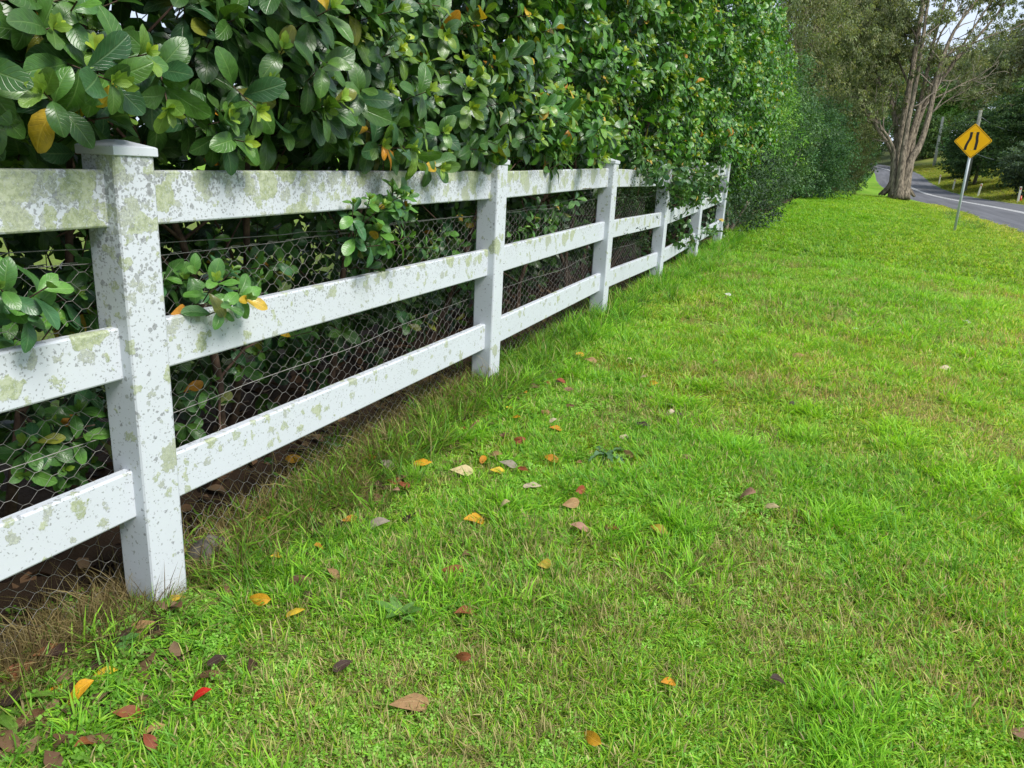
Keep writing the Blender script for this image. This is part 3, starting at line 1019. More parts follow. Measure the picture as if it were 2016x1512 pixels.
shrub('spindly_shrub', 'olive brown twiggy bush overhanging the bend left of the big tree', (.9, 47), (1.9, 4.0, 2.6), 220, .6, 22, .12, T_DIAN, [(0.09, 0.117, 0.05), (0.153, 0.162, 0.081), (0.216, 0.198, 0.108)], 85, M_FAR, .5, 5, -.5)
shrub('low_dark_shrub', 'low dark bush beside the road bend, behind the big tree', (.9, 56), (1.9, 4.0, 2.0), 190, .6, 22, .14, T_DIAW, DARKG, 86, M_FAR, .3, 5, -.5)

for k_, (bx, by, dm, lab) in enumerate([((.8), 74, (2.2, 5.0, 2.4), 'dark roadside bush in the bend, seen close left of the big trunk'), ((-1.5), 92, (4.5, 7.0, 4.0), 'tall dark bush on the inner side of the bend, beyond the low dark bush'), ((1.0), 122, (6.0, 5.0, 5.5), 'far dark bush where the road disappears behind the big trunk')]):
    shrub('roadside_bush', lab, (bx, by), dm, 190, .9, 24, .24, T_DIAW, DARKG, 88+k_, M_FAR, .3, 5, -.8, 'bush')

# feathery trees behind the hedge on the left
def feathery(label, px, py, D, dims, n, per, L, pal, seed, tmpl=T_DIA, rad=.85, droop=.8, trunk_px=None):
    c0 = at(px, py, D)
    z = gz(c0[0], c0[1])
    t = thing('feathery_tree', label, 'tree', (c0[0], c0[1], z), 'grey-green trees behind the hedge')
    c = crown_points(c0, dims, n, seed, .5, .35)
    leafy('crown', [clump_leaves(c, rad, per, L, tmpl, pal, droop, .5, seed+3, (1, 1, .9), 6, .4)], M_FAR, t)
    paths = []
    top = c0+np.array([0, 0, dims[2]*.6])
    b = np.array([c0[0], c0[1], z-.1])
    tr = np.array([b, b+(top-b)*.35+rng.normal(0, .2, 3), b+(top-b)*.7+rng.normal(0, .3, 3), top])
    paths.append((tr, [.28, .2, .13, .04]))
    for k in range(16):
        s0 = b+(top-b)*rng.uniform(.3, .95)
        e = c[rng.integers(len(c))]
        md = (s0+e)/2+np.array([0, 0, .4])+rng.normal(0, .25, 3)
        paths.append((np.array([s0, md, e]), [.075, .045, .012]))
    trunk_mesh(paths, M_FARBARK, t, 'trunk', 6)
feathery('brownish green feathery tree rising straight behind the hedge top', 1585, 60, 34, (2.2, 3.2, 3.6), 140, 26, .15, [(.15, .20, .09), (.23, .27, .13), (.26, .25, .14)], 101)
feathery('grey-green feathery tree with bare crooked branches, left of the big trunk', 1640, 170, 45, (2.8, 3.5, 4.4), 240, 26, .18, GREYG, 102)
feathery('dark feathery tree filling the gap just left of the big trunk', 1705, 90, 60, (3.4, 4.5, 6.5), 240, 26, .20, OLIVE, 103)
feathery('tall brown-tinged feathery tree at the top, left of the big trunk', 1665, -60, 52, (3.8, 4.0, 5.0), 220, 26, .19, BROWN, 104)

# ------------------------------------------------------------------ the big many-stemmed tree
TD = 38.0
def zp(x, y, off=0.0): return at(1400+x/3.2727, y/3.2727, TD+off)
tb = zp(1200, 1245)
big = thing('many_stemmed_tree', 'big many-stemmed tree with brown bark on the lawn beside the road', 'tree', (tb[0], tb[1], gz(tb[0], tb[1])))
MPX = TD/F_PX/3.2727
stems_px = [
    ([(1178, 1000), (1140, 930), (1090, 860), (1040, 780), (1000, 710), (965, 680)], [26, 24, 21, 18, 15, 9], .2),
    ([(1185, 980), (1140, 880), (1100, 830), (1060, 760), (1010, 715)], [18, 15, 13, 10, 7], -.3),
    ([(1190, 1000), (1198, 860), (1182, 745), (1150, 640), (1090, 555), (1020, 445), (890, 345), (800, 240), (720, 150)], [34, 30, 25, 20, 17, 14, 12, 9, 6], .3),
    ([(1212, 990), (1240, 770), (1268, 610), (1300, 430), (1330, 210), (1372, 0), (1400, -240), (1390, -480)], [36, 33, 31, 29, 27, 24, 18, 8], 0),
    ([(1238, 980), (1265, 800), (1300, 640), (1340, 430), (1372, 200), (1395, 20), (1440, -220)], [28, 25, 22, 20, 17, 15, 9], -.5),
    ([(1250, 990), (1310, 800), (1345, 680), (1392, 455), (1425, 300), (1510, 0), (1580, -230)], [30, 26, 23, 20, 16, 12, 7], .3),
    ([(1285, 1030), (1350, 930), (1405, 745), (1440, 560), (1480, 400), (1560, 200), (1710, 0), (1850, -170)], [38, 32, 27, 24, 19, 15, 11, 6], -.4),
    ([(1300, 880), (1375, 680), (1425, 530), (1555, 410), (1690, 270), (1830, 110), (1910, 0), (2010, -130)], [26, 23, 19, 17, 15, 12, 9, 5], .4),
    ([(1440, 560), (1545, 445), (1640, 255), (1780, 50), (1850, -60)], [17, 14, 11, 8, 5], .6),
    ([(1255, 920), (1205, 720), (1155, 620), (1140, 500), (1150, 380)], [22, 18, 14, 10, 6], .8),
    ([(1470, 420), (1560, 310), (1660, 290), (1800, 230), (1960, 180), (2080, 120)], [10, 9, 8, 6, 5, 3], -.8),
    ([(1425, 640), (1530, 590), (1620, 540), (1710, 500)], [8, 7, 5, 3], -.6),
    ([(1430, 720), (1500, 660), (1590, 610), (1640, 590)], [7, 5, 4, 2], .5),
    ([(1395, 455), (1480, 200), (1600, 60), (1640, -60)], [11, 9, 7, 5], 1.0),
    ([(1310, 480), (1260, 250), (1180, 60), (1130, -60)], [12, 10, 8, 6], .8),
    ([(1280, 560), (1200, 380), (1100, 100), (1060, 0)], [11, 9, 7, 5], 1.2),
]
trunk_paths = []
for pi_, (pts, rad, off) in enumerate(stems_px):
    if pts[0][1] > 870:
        x0 = pts[0][0]
        bx = 1198+(x0-1225)*.62
        pts = [(bx, 1285), (bx+(x0-bx)*.25, 1200), (bx+(x0-bx)*.6, 1100)]+pts
        rad = [rad[0]*1.45+9, rad[0]*1.2+5, rad[0]*1.08+2]+rad
        off = off*1.6
    P = np.array([zp(x, y, off*(.75+.4*i/len(pts))) for i, (x, y) in enumerate(pts)])
    # refine
    t_ = np.linspace(0, len(P)-1, (len(P)-1)*3+1)
    Q = np.stack([np.interp(t_, range(len(P)), P[:, j]) for j in range(3)], 1)
    Q = (np.roll(Q, 1, 0)+2*Q+np.roll(Q, -1, 0))/4*1.0
    Q[0], Q[-1] = P[0], P[-1]
    R_ = np.interp(t_, range(len(P)), np.array(rad)*MPX)*np.interp(t_, [0, 2, 4, 20], [.70, .68, .60, .60])
    R_ = R_*(1+.12*(fbm(t_*1.7, off*3+len(P), 0, 77, 2)-.5)*2)
    trunk_paths.append((Q, R_))
# flared roots
for k in range(9):
    a = k*.7+.2
    d = np.array([math.cos(a), math.sin(a), 0])
    p0 = tb+d*.28+np.array([0, 0, .8])
    p1 = tb+d*.46+np.array([0, 0, .25])
    p2 = tb+d*.85+np.array([0, 0, -.12])
    trunk_paths.append((np.array([p0, p1, p2]), np.array([.12, .12, .05])))
branches = []
rb = np.random.default_rng(9)
ends = []
for Q, R_ in trunk_paths[:16]:
    for k in range(9):
        i = int(len(Q)*rb.uniform(.45, .98))
        i = min(i, len(Q)-2)
        d = unit(unit(Q[i+1]-Q[i])+rb.normal(0, .55, 3))
        b = wander(Q[i], d, 5, .38, .22, .06, rb.integers(1e6))
        branches.append((b, np.linspace(min(R_[i]*.5, .05), .010, len(b))))
        for e in (b[-1], b[3]):
            if proj(e)[0] < 1795 or rb.uniform() < .3: ends.append(e)
trunk_mesh(trunk_paths, M_BARK, big, 'trunk', 12)
trunk_mesh(branches, M_FARBARK, big, 'branches', 5)['kind'] = 'stuff'
cl = list(ends)
for x0, x1, y0, y1, n in ((760, 1280, -100, 360, 190), (900, 1180, 200, 520, 60), (1280, 1560, -200, 260, 24), (1550, 2050, -160, 40, 20), (1700, 1990, 60, 190, 4), (1330, 1500, 260, 420, 9)):
    for _ in range(n):
        cl.append(zp(rb.uniform(x0, x1), rb.uniform(y0, y1), rb.uniform(-2.2, 2.2)))
leafy('crown', [clump_leaves(np.array(cl), .42, 24, .15, T_DIA, [(.13, .17, .08), (.21, .25, .12), (.27, .28, .15)], .9, .4, 111, (1, 1, .9), 5, .45)], M_FAR, big)

# ------------------------------------------------------------------ trees and bushes across the road
def far_tree(name, label, px, base_py, D, h, dims, n, rad, per, L, pal, seed, tmpl=T_DIAW, cat='tree', group=None, trunk_r=.22, zlow=None, droop=.3, tr_mat=None, squash=(1, 1, .8), lumps=5):
    p = at(px, base_py, D)
    x, y = p[0], p[1]
    z = gz(x, y)
    t = thing(name, label, cat, (x, y, z), group)
    cz = z+h-dims[2] if zlow is None else z+zlow+dims[2]
    c = crown_points((x, y, cz), dims, n, seed, .5, .45)
    leafy('crown', [clump_leaves(c, rad, per, L, tmpl, pal, droop, .6, seed+3, squash, lumps)], M_FAR, t)
    b = np.array([x, y, z-.2])
    top = np.array([x+rng.normal(0, .4), y, cz+dims[2]*.5])
    paths = [(np.array([b, b+(top-b)*.4+np.array([.1, 0, 0]), b+(top-b)*.75, top]), [trunk_r, trunk_r*.75, trunk_r*.5, .03])]
    for k in range(12):
        s0 = b+(top-b)*rng.uniform(.35, .95)
        e = c[rng.integers(len(c))]
        paths.append((np.array([s0, (s0+e)/2+np.array([0, 0, .3]), e]), [trunk_r*.35, trunk_r*.2, .015]))
    trunk_mesh(paths, tr_mat or M_FARBARK, t, 'trunk', 7)
LAY = (1.25, 1.25, .35)
GB = 'dark bushy trees across the road'
far_tree('bushy_tree', 'dark layered bushy tree behind the yellow sign', 1915, 372, 66, 6.6, (3.0, 3.4, 3.4), 210, .85, 22, .20, [(0.04, 0.081, 0.04), (0.063, 0.126, 0.054), (0.108, 0.171, 0.076)], 201, T_DIAW, 'tree', GB, .16, 0.0, .15, None, LAY)
far_tree('bushy_tree', 'dark layered bushy tree at the picture edge beside the road', 2005, 384, 58, 8.6, (3.0, 3.6, 4.3), 240, .85, 22, .20, [(0.036, 0.076, 0.036), (0.072, 0.144, 0.054), (0.135, 0.207, 0.081)], 202, T_DIAW, 'tree', GB, .18, 0.0, .15, None, LAY)
far_tree('bushy_tree', 'lower dark green bushy tree between the yellow sign and the pole base', 1893, 374, 76, 4.8, (2.2, 3.0, 2.5), 130, .85, 22, .22, DARKG, 203, T_DIAW, 'tree', GB, .14, 0.0, .2, None, LAY)
far_tree('bushy_tree', 'grey-green spreading bush low at the picture edge', 2030, 396, 50, 3.6, (1.9, 2.6, 1.9), 110, .6, 22, .17, [(0.054, 0.099, 0.063), (0.09, 0.144, 0.09), (0.126, 0.18, 0.108)], 204, T_DIAW, 'tree', GB, .1, 0.0, .2, None, LAY)
far_tree('bushy_tree', 'mid green bushy tree beside the pole, right of the big trunk', 1805, 356, 112, 6.5, (3.6, 4, 3.4), 150, 1.1, 20, .30, [(0.054, 0.108, 0.045), (0.09, 0.162, 0.054), (0.126, 0.198, 0.072)], 205, T_DIAW, 'tree', GB, .2, 0.0)
far_tree('bright_tree', 'light green leafy tree beside the pole, behind the big trunk', 1838, 355, 120, 10.6, (3.0, 3.0, 3.0), 90, 1.0, 22, .30, [(0.108, 0.234, 0.054), (0.162, 0.324, 0.063), (0.198, 0.36, 0.09)], 206, T_DIAW)
GE = 'tall gum trees on the far hillside'
for k, (px, py, D, h, dims, pal, lab) in enumerate([
    (1960, 350, 96, 15.5, (5.5, 6, 4.5), GREYG, 'tall grey-green gum tree above the dark bushy trees behind the sign'),
    (2040, 350, 92, 19.5, (5.0, 6, 6.0), [(0.108, 0.117, 0.063), (0.18, 0.153, 0.09), (0.144, 0.162, 0.081)], 'brown-tinged tall gum tree at the right picture edge'),
    (1890, 350, 120, 17, (5.5, 6, 6.0), GREYG, 'tall gum tree standing behind the pole above the sign'),
    (1835, 350, 140, 19, (6, 6, 7.0), OLIVE, 'tall olive gum tree seen just right of the big trunk'),
    (1770, 345, 150, 22, (7, 6, 9.0), OLIVE, 'tall olive gum tree straight behind the big trunk'),
    (1715, 340, 140, 21, (7, 6, 9.0), DARKG, 'tall dark tree beyond the road bend, left of the big trunk'),
    (1650, 340, 130, 21, (8, 6, 9.0), OLIVE, 'tall olive tree far behind the hedge bushes'),
    (1580, 340, 110, 17, (7, 6, 8.0), DARKG, 'tall dark tree far behind the bright hedge end'),
    (1935, 350, 150, 24, (8, 6, 6.0), [(0.09, 0.108, 0.072), (0.144, 0.153, 0.099)], 'highest pale gum tree on the far hillside above the sign')]):
    far_tree('gum_tree', lab, px, py, D, h, dims, 130, 1.5, 22, .42, pal, 220+k, T_DIA, 'tree', GE, .3, None, .5)
tag(None or link('far_wood', (lambda J: (J.add(*clump_leaves(np.stack([rng.uniform(-60, 90, 420), rng.uniform(172, 200, 420), 5+rng.uniform(0, 19, 420)], 1), 3.4, 26, 1.0, T_DIA, [(0.054, 0.081, 0.045), (0.09, 0.117, 0.063), (0.126, 0.144, 0.09)], .3, .5, 301, (1, 1, .9), 5)), J.mesh('far_wood', M_FAR))[1])(Join())), 'far wooded hillside closing the view beyond the road bend', 'wood', None, 'stuff')
# ------------------------------------------------------------------ road sign
def road_sign():
    D = 18.8
    b = at(1878, 458, D)
    x, y = b[0], b[1]
    z = gz(x, y)
    t = thing('road_sign', 'yellow diamond road narrows sign with two black bars on a grey pole', 'sign', (x, y, z))
    c = at(1913, 281, D)
    hz = c[2]
    mb = MB()
    mb.tube([(x, y, z-.2), (x+.01, y, hz+.36)], .030, 14)
    pole = link('pole', mb.mesh('pole', M_STEEL, True), t)
    mb = MB()
    mb.tube([(x+.01, y, hz+.36), (x+.01, y, hz+.375)], .032, 14)
    link('pole_cap', mb.mesh('pole_cap', M_STEEL, True), pole, (0, 0, 0)).location = (0, 0, 0)
    # panel faces the traffic coming along the lane (towards the camera side)
    nrm = unit(np.array([EYE[0]-x+2.0, EYE[1]-y, 0]))
    rt = np.cross(np.array([0, 0, 1.0]), nrm)
    o = np.array([x+.008, y, hz])+nrm*.042
    tilt = math.radians(2.0)
    rx = math.cos(tilt)*rt+math.sin(tilt)*np.array([0, 0, 1.0])
    rz = -math.sin(tilt)*rt+math.cos(tilt)*np.array([0, 0, 1.0])
    def P(a, b_, d): return o+rx*a+rz*b_+nrm*d
    h = .408
    def rdiamond(hh, rad, n=5):
        pts = []
        for k in range(4):
            a0 = math.pi/2*k
            cc = (hh-rad*math.sqrt(2))
            cx_, cy_ = cc*math.cos(a0), cc*math.sin(a0)
            for j in range(n+1):
                a = a0-math.pi/4+math.pi/2*j/n
                pts.append((cx_+rad*math.cos(a), cy_+rad*math.sin(a)))
        return pts
    def slab(pts, d0, d1, mat, name, par):
        mb = MB()
        n = len(pts)
        V = [P(a, b_, d0) for a, b_ in pts]+[P(a, b_, d1) for a, b_ in pts]
        F = [tuple(range(n))[::-1], tuple(range(n, 2*n))]+[(i, (i+1) % n, n+(i+1) % n, n+i) for i in range(n)]
        mb.add(V, F)
        return link(name, mb.mesh(name, mat), par)
    panel = slab(rdiamond(h, .035), 0, .004, M_YELLOW, 'panel', t)
    mb = MB()
    o1, o2 = rdiamond(h-.022, .03), rdiamond(h-.034, .026)
    n = len(o1)
    mb.add([P(a, b_, .0055) for a, b_ in o1]+[P(a, b_, .0055) for a, b_ in o2], [(i, (i+1) % n, n+(i+1) % n, n+i) for i in range(n)])
    link('border', mb.mesh('border', M_BLACK), panel, (0, 0, 0)).location = (0, 0, 0)
    def band(cl, w, name):
        cl = np.array(cl)
        V = [P(a-w/2, b_, .006) for a, b_ in cl]+[P(a+w/2, b_, .006) for a, b_ in cl]
        m_ = len(cl)
        mb = MB()
        mb.add(V, [(i, m_+i, m_+i+1, i+1) for i in range(m_-1)])
        link(name, mb.mesh(name, M_BLACK), panel, (0, 0, 0)).location = (0, 0, 0)
    # left bar: bottom further left, sways right towards the top; right bar: bulges slightly
    band([(-.142, -.205), (-.136, -.13), (-.124, -.08), (-.098, -.01), (-.070, .05), (-.060, .11), (-.056, .205)], .056, 'black_bar')
    band([(.066, -.205), (.074, -.13), (.080, -.06), (.084, .0), (.074, .06), (.072, .11), (.078, .205)], .058, 'black_bar')
    for s in (-.2, .2):
        mb = MB()
        q = np.array([x+.008, y, hz+s])
        mb.tube([q-rt*.045+nrm*.036, q+rt*.045+nrm*.036], .009, 6)
        mb.tube([q+nrm*.02, q+nrm*.052], .008, 6)
        link('bracket', mb.mesh('bracket', M_STEEL), t)
road_sign()

# ------------------------------------------------------------------ poles, wires, guide posts
def pole(name, label, base, top, r0, r1, mat, arm=True, cat='pole', group='power poles across the road'):
    t = thing(name, label, cat, base, group)
    mb = MB()
    b, tp = np.array(base), np.array(top)
    mb.tube([b-np.array([0, 0, .4]), b+(tp-b)*.5, tp], [r0, (r0+r1)/2, r1], 10)
    link('shaft', mb.mesh('shaft', mat, True), t)
    if arm:
        mb = MB()
        mb.box(tp[0]-.75, tp[0]+.75, tp[1]-.2, tp[1]-.1, tp[2]-.55, tp[2]-.43)
        link('crossarm', mb.mesh('crossarm', M_DEADWOOD), t)
        for s in (-.6, .6):
            mb = MB()
            mb.tube([(tp[0]+s, tp[1]-.15, tp[2]-.43), (tp[0]+s, tp[1]-.15, tp[2]-.28)], [.05, .03], 6)
            link('insulator', mb.mesh('insulator', M_POSTWHITE), t)
    return tp
def gpt(px, py, D):
    p = at(px, py, D)
    return p
b = gpt(1828, 358, 95); tp = gpt(1857, 230, 95)
b[0:2] = tp[0:2]; b[2] = gz(b[0], b[1])
pole('power_pole', 'pale greenish power pole on the verge, right of the big trunk', b, tp, .20, .15, M_DEADWOOD, False)
tp2 = gpt(1931, 217, 59)
b2 = np.array([tp2[0], tp2[1], gz(tp2[0], tp2[1])])
pole('power_pole', 'power pole rising behind the top of the yellow sign', b2, tp2, .17, .13, M_DEADWOOD, False)
def wire(label, a, b_, sag):
    n = 24
    t_ = np.linspace(0, 1, n)[:, None]
    p = np.asarray(a)*(1-t_)+np.asarray(b_)*t_
    p[:, 2] -= sag*4*(t_[:, 0]*(1-t_[:, 0]))
    mb = MB()
    mb.tube(p, .022, 5)
    tag(link('power_wire', mb.mesh('power_wire', simple_wire)), label, 'wire', 'power wires')
simple_wire = simple('aluminium_wire', (.30, .31, .31), .5, .4, .1, 3)
wire('upper sagging power wire running right from the pole behind the sign', tp2-np.array([0, 0, .4]), at(2110, 236, 52), 1.0)
wire('lower sagging power wire right of the yellow sign', tp2-np.array([0, 0, 3.1]), at(2110, 285, 52), .9)
def guide_post(px, py, D, h, lab, red=False, lean=0.0):
    p = at(px, py, D)
    x, y = p[0], p[1]
    x = max(x, float(x_road(y))+HALF*float(road_w(y))+.35)
    z = gz(x, y)
    t = thing('guide_post', lab, 'guide post', (x, y, z), 'white guide posts along the road')
    mb = MB()
    V, F = bar(((1, 0, 0), (0, 1, 0)), (x, y, z-.2), (x+lean, y, z+h), .06, .035, .012)
    mb.add(V, F)
    link('shaft', mb.mesh('shaft', M_POSTWHITE), t)
    mb = MB()
    mb.box(x-.035+lean*.8, x+.035+lean*.8, y-.042, y-.0355, z+h*.80, z+h*.92)
    link('reflector', mb.mesh('reflector', M_REDREFL), t)
guide_post(1905, 392, 48, 1.0, 'white guide post just right of the sign pole')
guide_post(1857, 388, 56, .95, 'white guide post at the road bend left of the sign pole', lean=.12)
guide_post(1839, 382, 64, .95, 'white guide post second from the big trunk at the bend', lean=.06)
guide_post(1823, 378, 72, .9, 'white guide post nearest the big trunk at the bend')
p = at(1924, 393, 48)
x, y = max(p[0], float(x_road(p[1]))+HALF+.4), p[1]
t = thing('marker_cone', 'small orange red roadside marker right of the white guide post', 'marker', (x, y, gz(x, y)))
mb = MB()
mb.box(x-.15, x+.15, y-.15, y+.15, gz(x, y)-.02, gz(x, y)+.04)
link('base', mb.mesh('base', M_REDREFL), t)
mb = MB()
mb.tube([(x, y, gz(x, y)+.04), (x, y, gz(x, y)+.45)], [.11, .03], 12)
link('cone', mb.mesh('cone', M_REDREFL, True), t)

# ------------------------------------------------------------------ grass
def clump(n, rad, Lm, Ls, wid, lean, curl, pal, dry=0.0, seed=0, seg=3, flat=0.0):
    r = np.random.default_rng(seed)
    V, C, F = [], [], []
    k = 0
    pal = np.asarray(pal, float)
    for i in range(n):
        a, rr_ = r.uniform(0, 6.283), rad*math.sqrt(r.uniform(0, 1))
        p = np.array([math.cos(a)*rr_, math.sin(a)*rr_, 0])
        b = a+r.normal(0, .9)
        l = max(.012, r.normal(Lm, Ls))
        th = abs(r.normal(lean, lean*.5))+flat
        dh = np.array([math.cos(b), math.sin(b), 0])
        sd_ = np.array([-math.sin(b), math.cos(b), 0])
        tw_ = r.normal(0, .5)
        sd_ = sd_*math.cos(tw_)+np.array([0, 0, 1])*math.sin(tw_)*.6
        w = wid*r.uniform(.6, 1.3)
        col = pal[r.integers(len(pal))]*r.uniform(.75, 1.25)
        if r.uniform() < dry: col = np.array([.44, .38, .17])*r.uniform(.5, 1.1)
        cu = curl*r.uniform(.3, 1.6)
        for s in range(seg+1):
            f = s/seg
            ang = min(th+cu*f, 1.75)
            if s: p = p+(dh*math.sin(ang)+np.array([0, 0, 1])*math.cos(ang))*l/seg
            ww = w*(1-.15*f) if s < seg else 0
            cc = col*(.50+.68*f)  # root darkened, tip lightened: shading painted into the blade
            if s < seg:
                V += [p-sd_*ww/2, p+sd_*ww/2]; C += [cc, cc]
            else:
                V.append(p); C.append(cc)
        for s in range(seg-1):
            F += [(k+2*s, k+2*s+1, k+2*s+3), (k+2*s, k+2*s+3, k+2*s+2)]
        F.append((k+2*seg-2, k+2*seg-1, k+2*seg))
        k += 2*seg+1
    return np.array(V), np.array(F), np.array(C)
def clover(n, rad, h, size, pal, seed):
    r = np.random.default_rng(seed)
    V, C, F = [], [], []
    k = 0
    for i in range(n):
        a, rr_ = r.uniform(0, 6.283), rad*math.sqrt(r.uniform(0, 1))
        c = np.array([math.cos(a)*rr_, math.sin(a)*rr_, h*r.uniform(.4, 1.1)])
        col = np.array(pal[r.integers(len(pal))])*r.uniform(.75, 1.25)
        rot = r.uniform(0, 6.283)
        for q in range(3):
            b = rot+q*2.094
            d = np.array([math.cos(b), math.sin(b), r.normal(-.1, .25)])
            e = np.array([-math.sin(b), math.cos(b), r.normal(0, .2)])
            s = size*r.uniform(.7, 1.2)
            V += [c, c+d*s*.6-e*s*.42, c+d*s, c+d*s*.6+e*s*.42]
            C += [col*.8, col, col*1.1, col]
            F += [(k, k+1, k+2), (k, k+2, k+3)]
            k += 4
    return np.array(V), np.array(F), np.array(C)
LUSH = [(.165, .36, .022), (.21, .42, .028), (.27, .47, .036), (.125, .30, .034)]
YEL = [(.29, .40, .034), (.36, .44, .06), (.23, .35, .03), (.42, .44, .14)]
MOSS = [(.26, .30, .016), (.32, .32, .03), (.20, .27, .016)]
STRAW = [(.34, .27, .13), (.44, .36, .19), (.26, .20, .09), (.20, .15, .07)]
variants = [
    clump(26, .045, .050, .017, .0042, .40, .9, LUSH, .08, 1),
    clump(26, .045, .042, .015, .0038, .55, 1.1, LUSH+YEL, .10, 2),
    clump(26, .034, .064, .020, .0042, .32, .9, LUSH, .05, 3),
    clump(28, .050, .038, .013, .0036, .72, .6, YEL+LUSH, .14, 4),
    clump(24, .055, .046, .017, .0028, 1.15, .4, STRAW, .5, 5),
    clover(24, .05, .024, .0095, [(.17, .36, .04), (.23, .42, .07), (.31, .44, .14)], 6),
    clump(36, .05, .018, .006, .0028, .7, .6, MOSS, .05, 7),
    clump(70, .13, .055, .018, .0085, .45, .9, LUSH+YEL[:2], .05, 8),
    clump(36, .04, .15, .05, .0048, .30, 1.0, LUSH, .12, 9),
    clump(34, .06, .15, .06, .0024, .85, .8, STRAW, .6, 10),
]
sources = []
for i, (V, F, C) in enumerate(variants):
    sources.append(bpy.data.objects.new('grass_source_%d' % i, make_mesh('grass_tuft', V, F, C, None, M_GRASS, True)))

def scatter(name, P, var_, rot, scl, tint, label=None, cat=None):
    me = bpy.data.meshes.new(name)
    me.vertices.add(len(P))
    me.vertices.foreach_set('co', np.ascontiguousarray(P, np.float32).ravel())
    for nm, ty, arr, key in (('variant', 'INT', var_.astype(np.int32), 'value'), ('turn', 'FLOAT_VECTOR', rot, 'vector'), ('size', 'FLOAT_VECTOR', scl, 'vector'), ('tint', 'FLOAT_VECTOR', tint, 'vector')):
        a = me.attributes.new(nm, ty, 'POINT')
        a.data.foreach_set(key, np.ascontiguousarray(arr if nm == 'variant' else arr.astype(np.float32)).ravel())
    me.materials.append(M_GRASS)
    o = link(name, me)
    ng = bpy.data.node_groups.new(name, 'GeometryNodeTree')
    ng.interface.new_socket('Geometry', in_out='INPUT', socket_type='NodeSocketGeometry')
    ng.interface.new_socket('Geometry', in_out='OUTPUT', socket_type='NodeSocketGeometry')
    N = ng.nodes.new
    gi, go, jn = N('NodeGroupInput'), N('NodeGroupOutput'), N('GeometryNodeJoinGeometry')
    def named(nm, ty):
        n = N('GeometryNodeInputNamedAttribute')
        n.data_type = ty
        n.inputs['Name'].default_value = nm
        return n.outputs[0]
    at_v, at_r, at_s = named('variant', 'INT'), named('turn', 'FLOAT_VECTOR'), named('size', 'FLOAT_VECTOR')
    for k in sorted(set(var_.tolist())):
        oi = N('GeometryNodeObjectInfo')
        oi.inputs['Object'].default_value = sources[k]
        oi.inputs['As Instance'].default_value = False
        cp = N('FunctionNodeCompare')
        cp.data_type = 'INT'
        cp.operation = 'EQUAL'
        ng.links.new(at_v, cp.inputs[2])
        cp.inputs[3].default_value = k
        ip = N('GeometryNodeInstanceOnPoints')
        ng.links.new(gi.outputs[0], ip.inputs['Points'])
        ng.links.new(cp.outputs[0], ip.inputs['Selection'])
        ng.links.new(oi.outputs['Geometry'], ip.inputs['Instance'])
        ng.links.new(at_r, ip.inputs['Rotation'])
        ng.links.new(at_s, ip.inputs['Scale'])
        ng.links.new(ip.outputs[0], jn.inputs[0])
    ng.links.new(jn.outputs[0], go.inputs[0])
    md = o.modifiers.new('scatter', 'NODES')
    md.node_group = ng
    tag(o, label, cat, None, 'stuff')
    return o

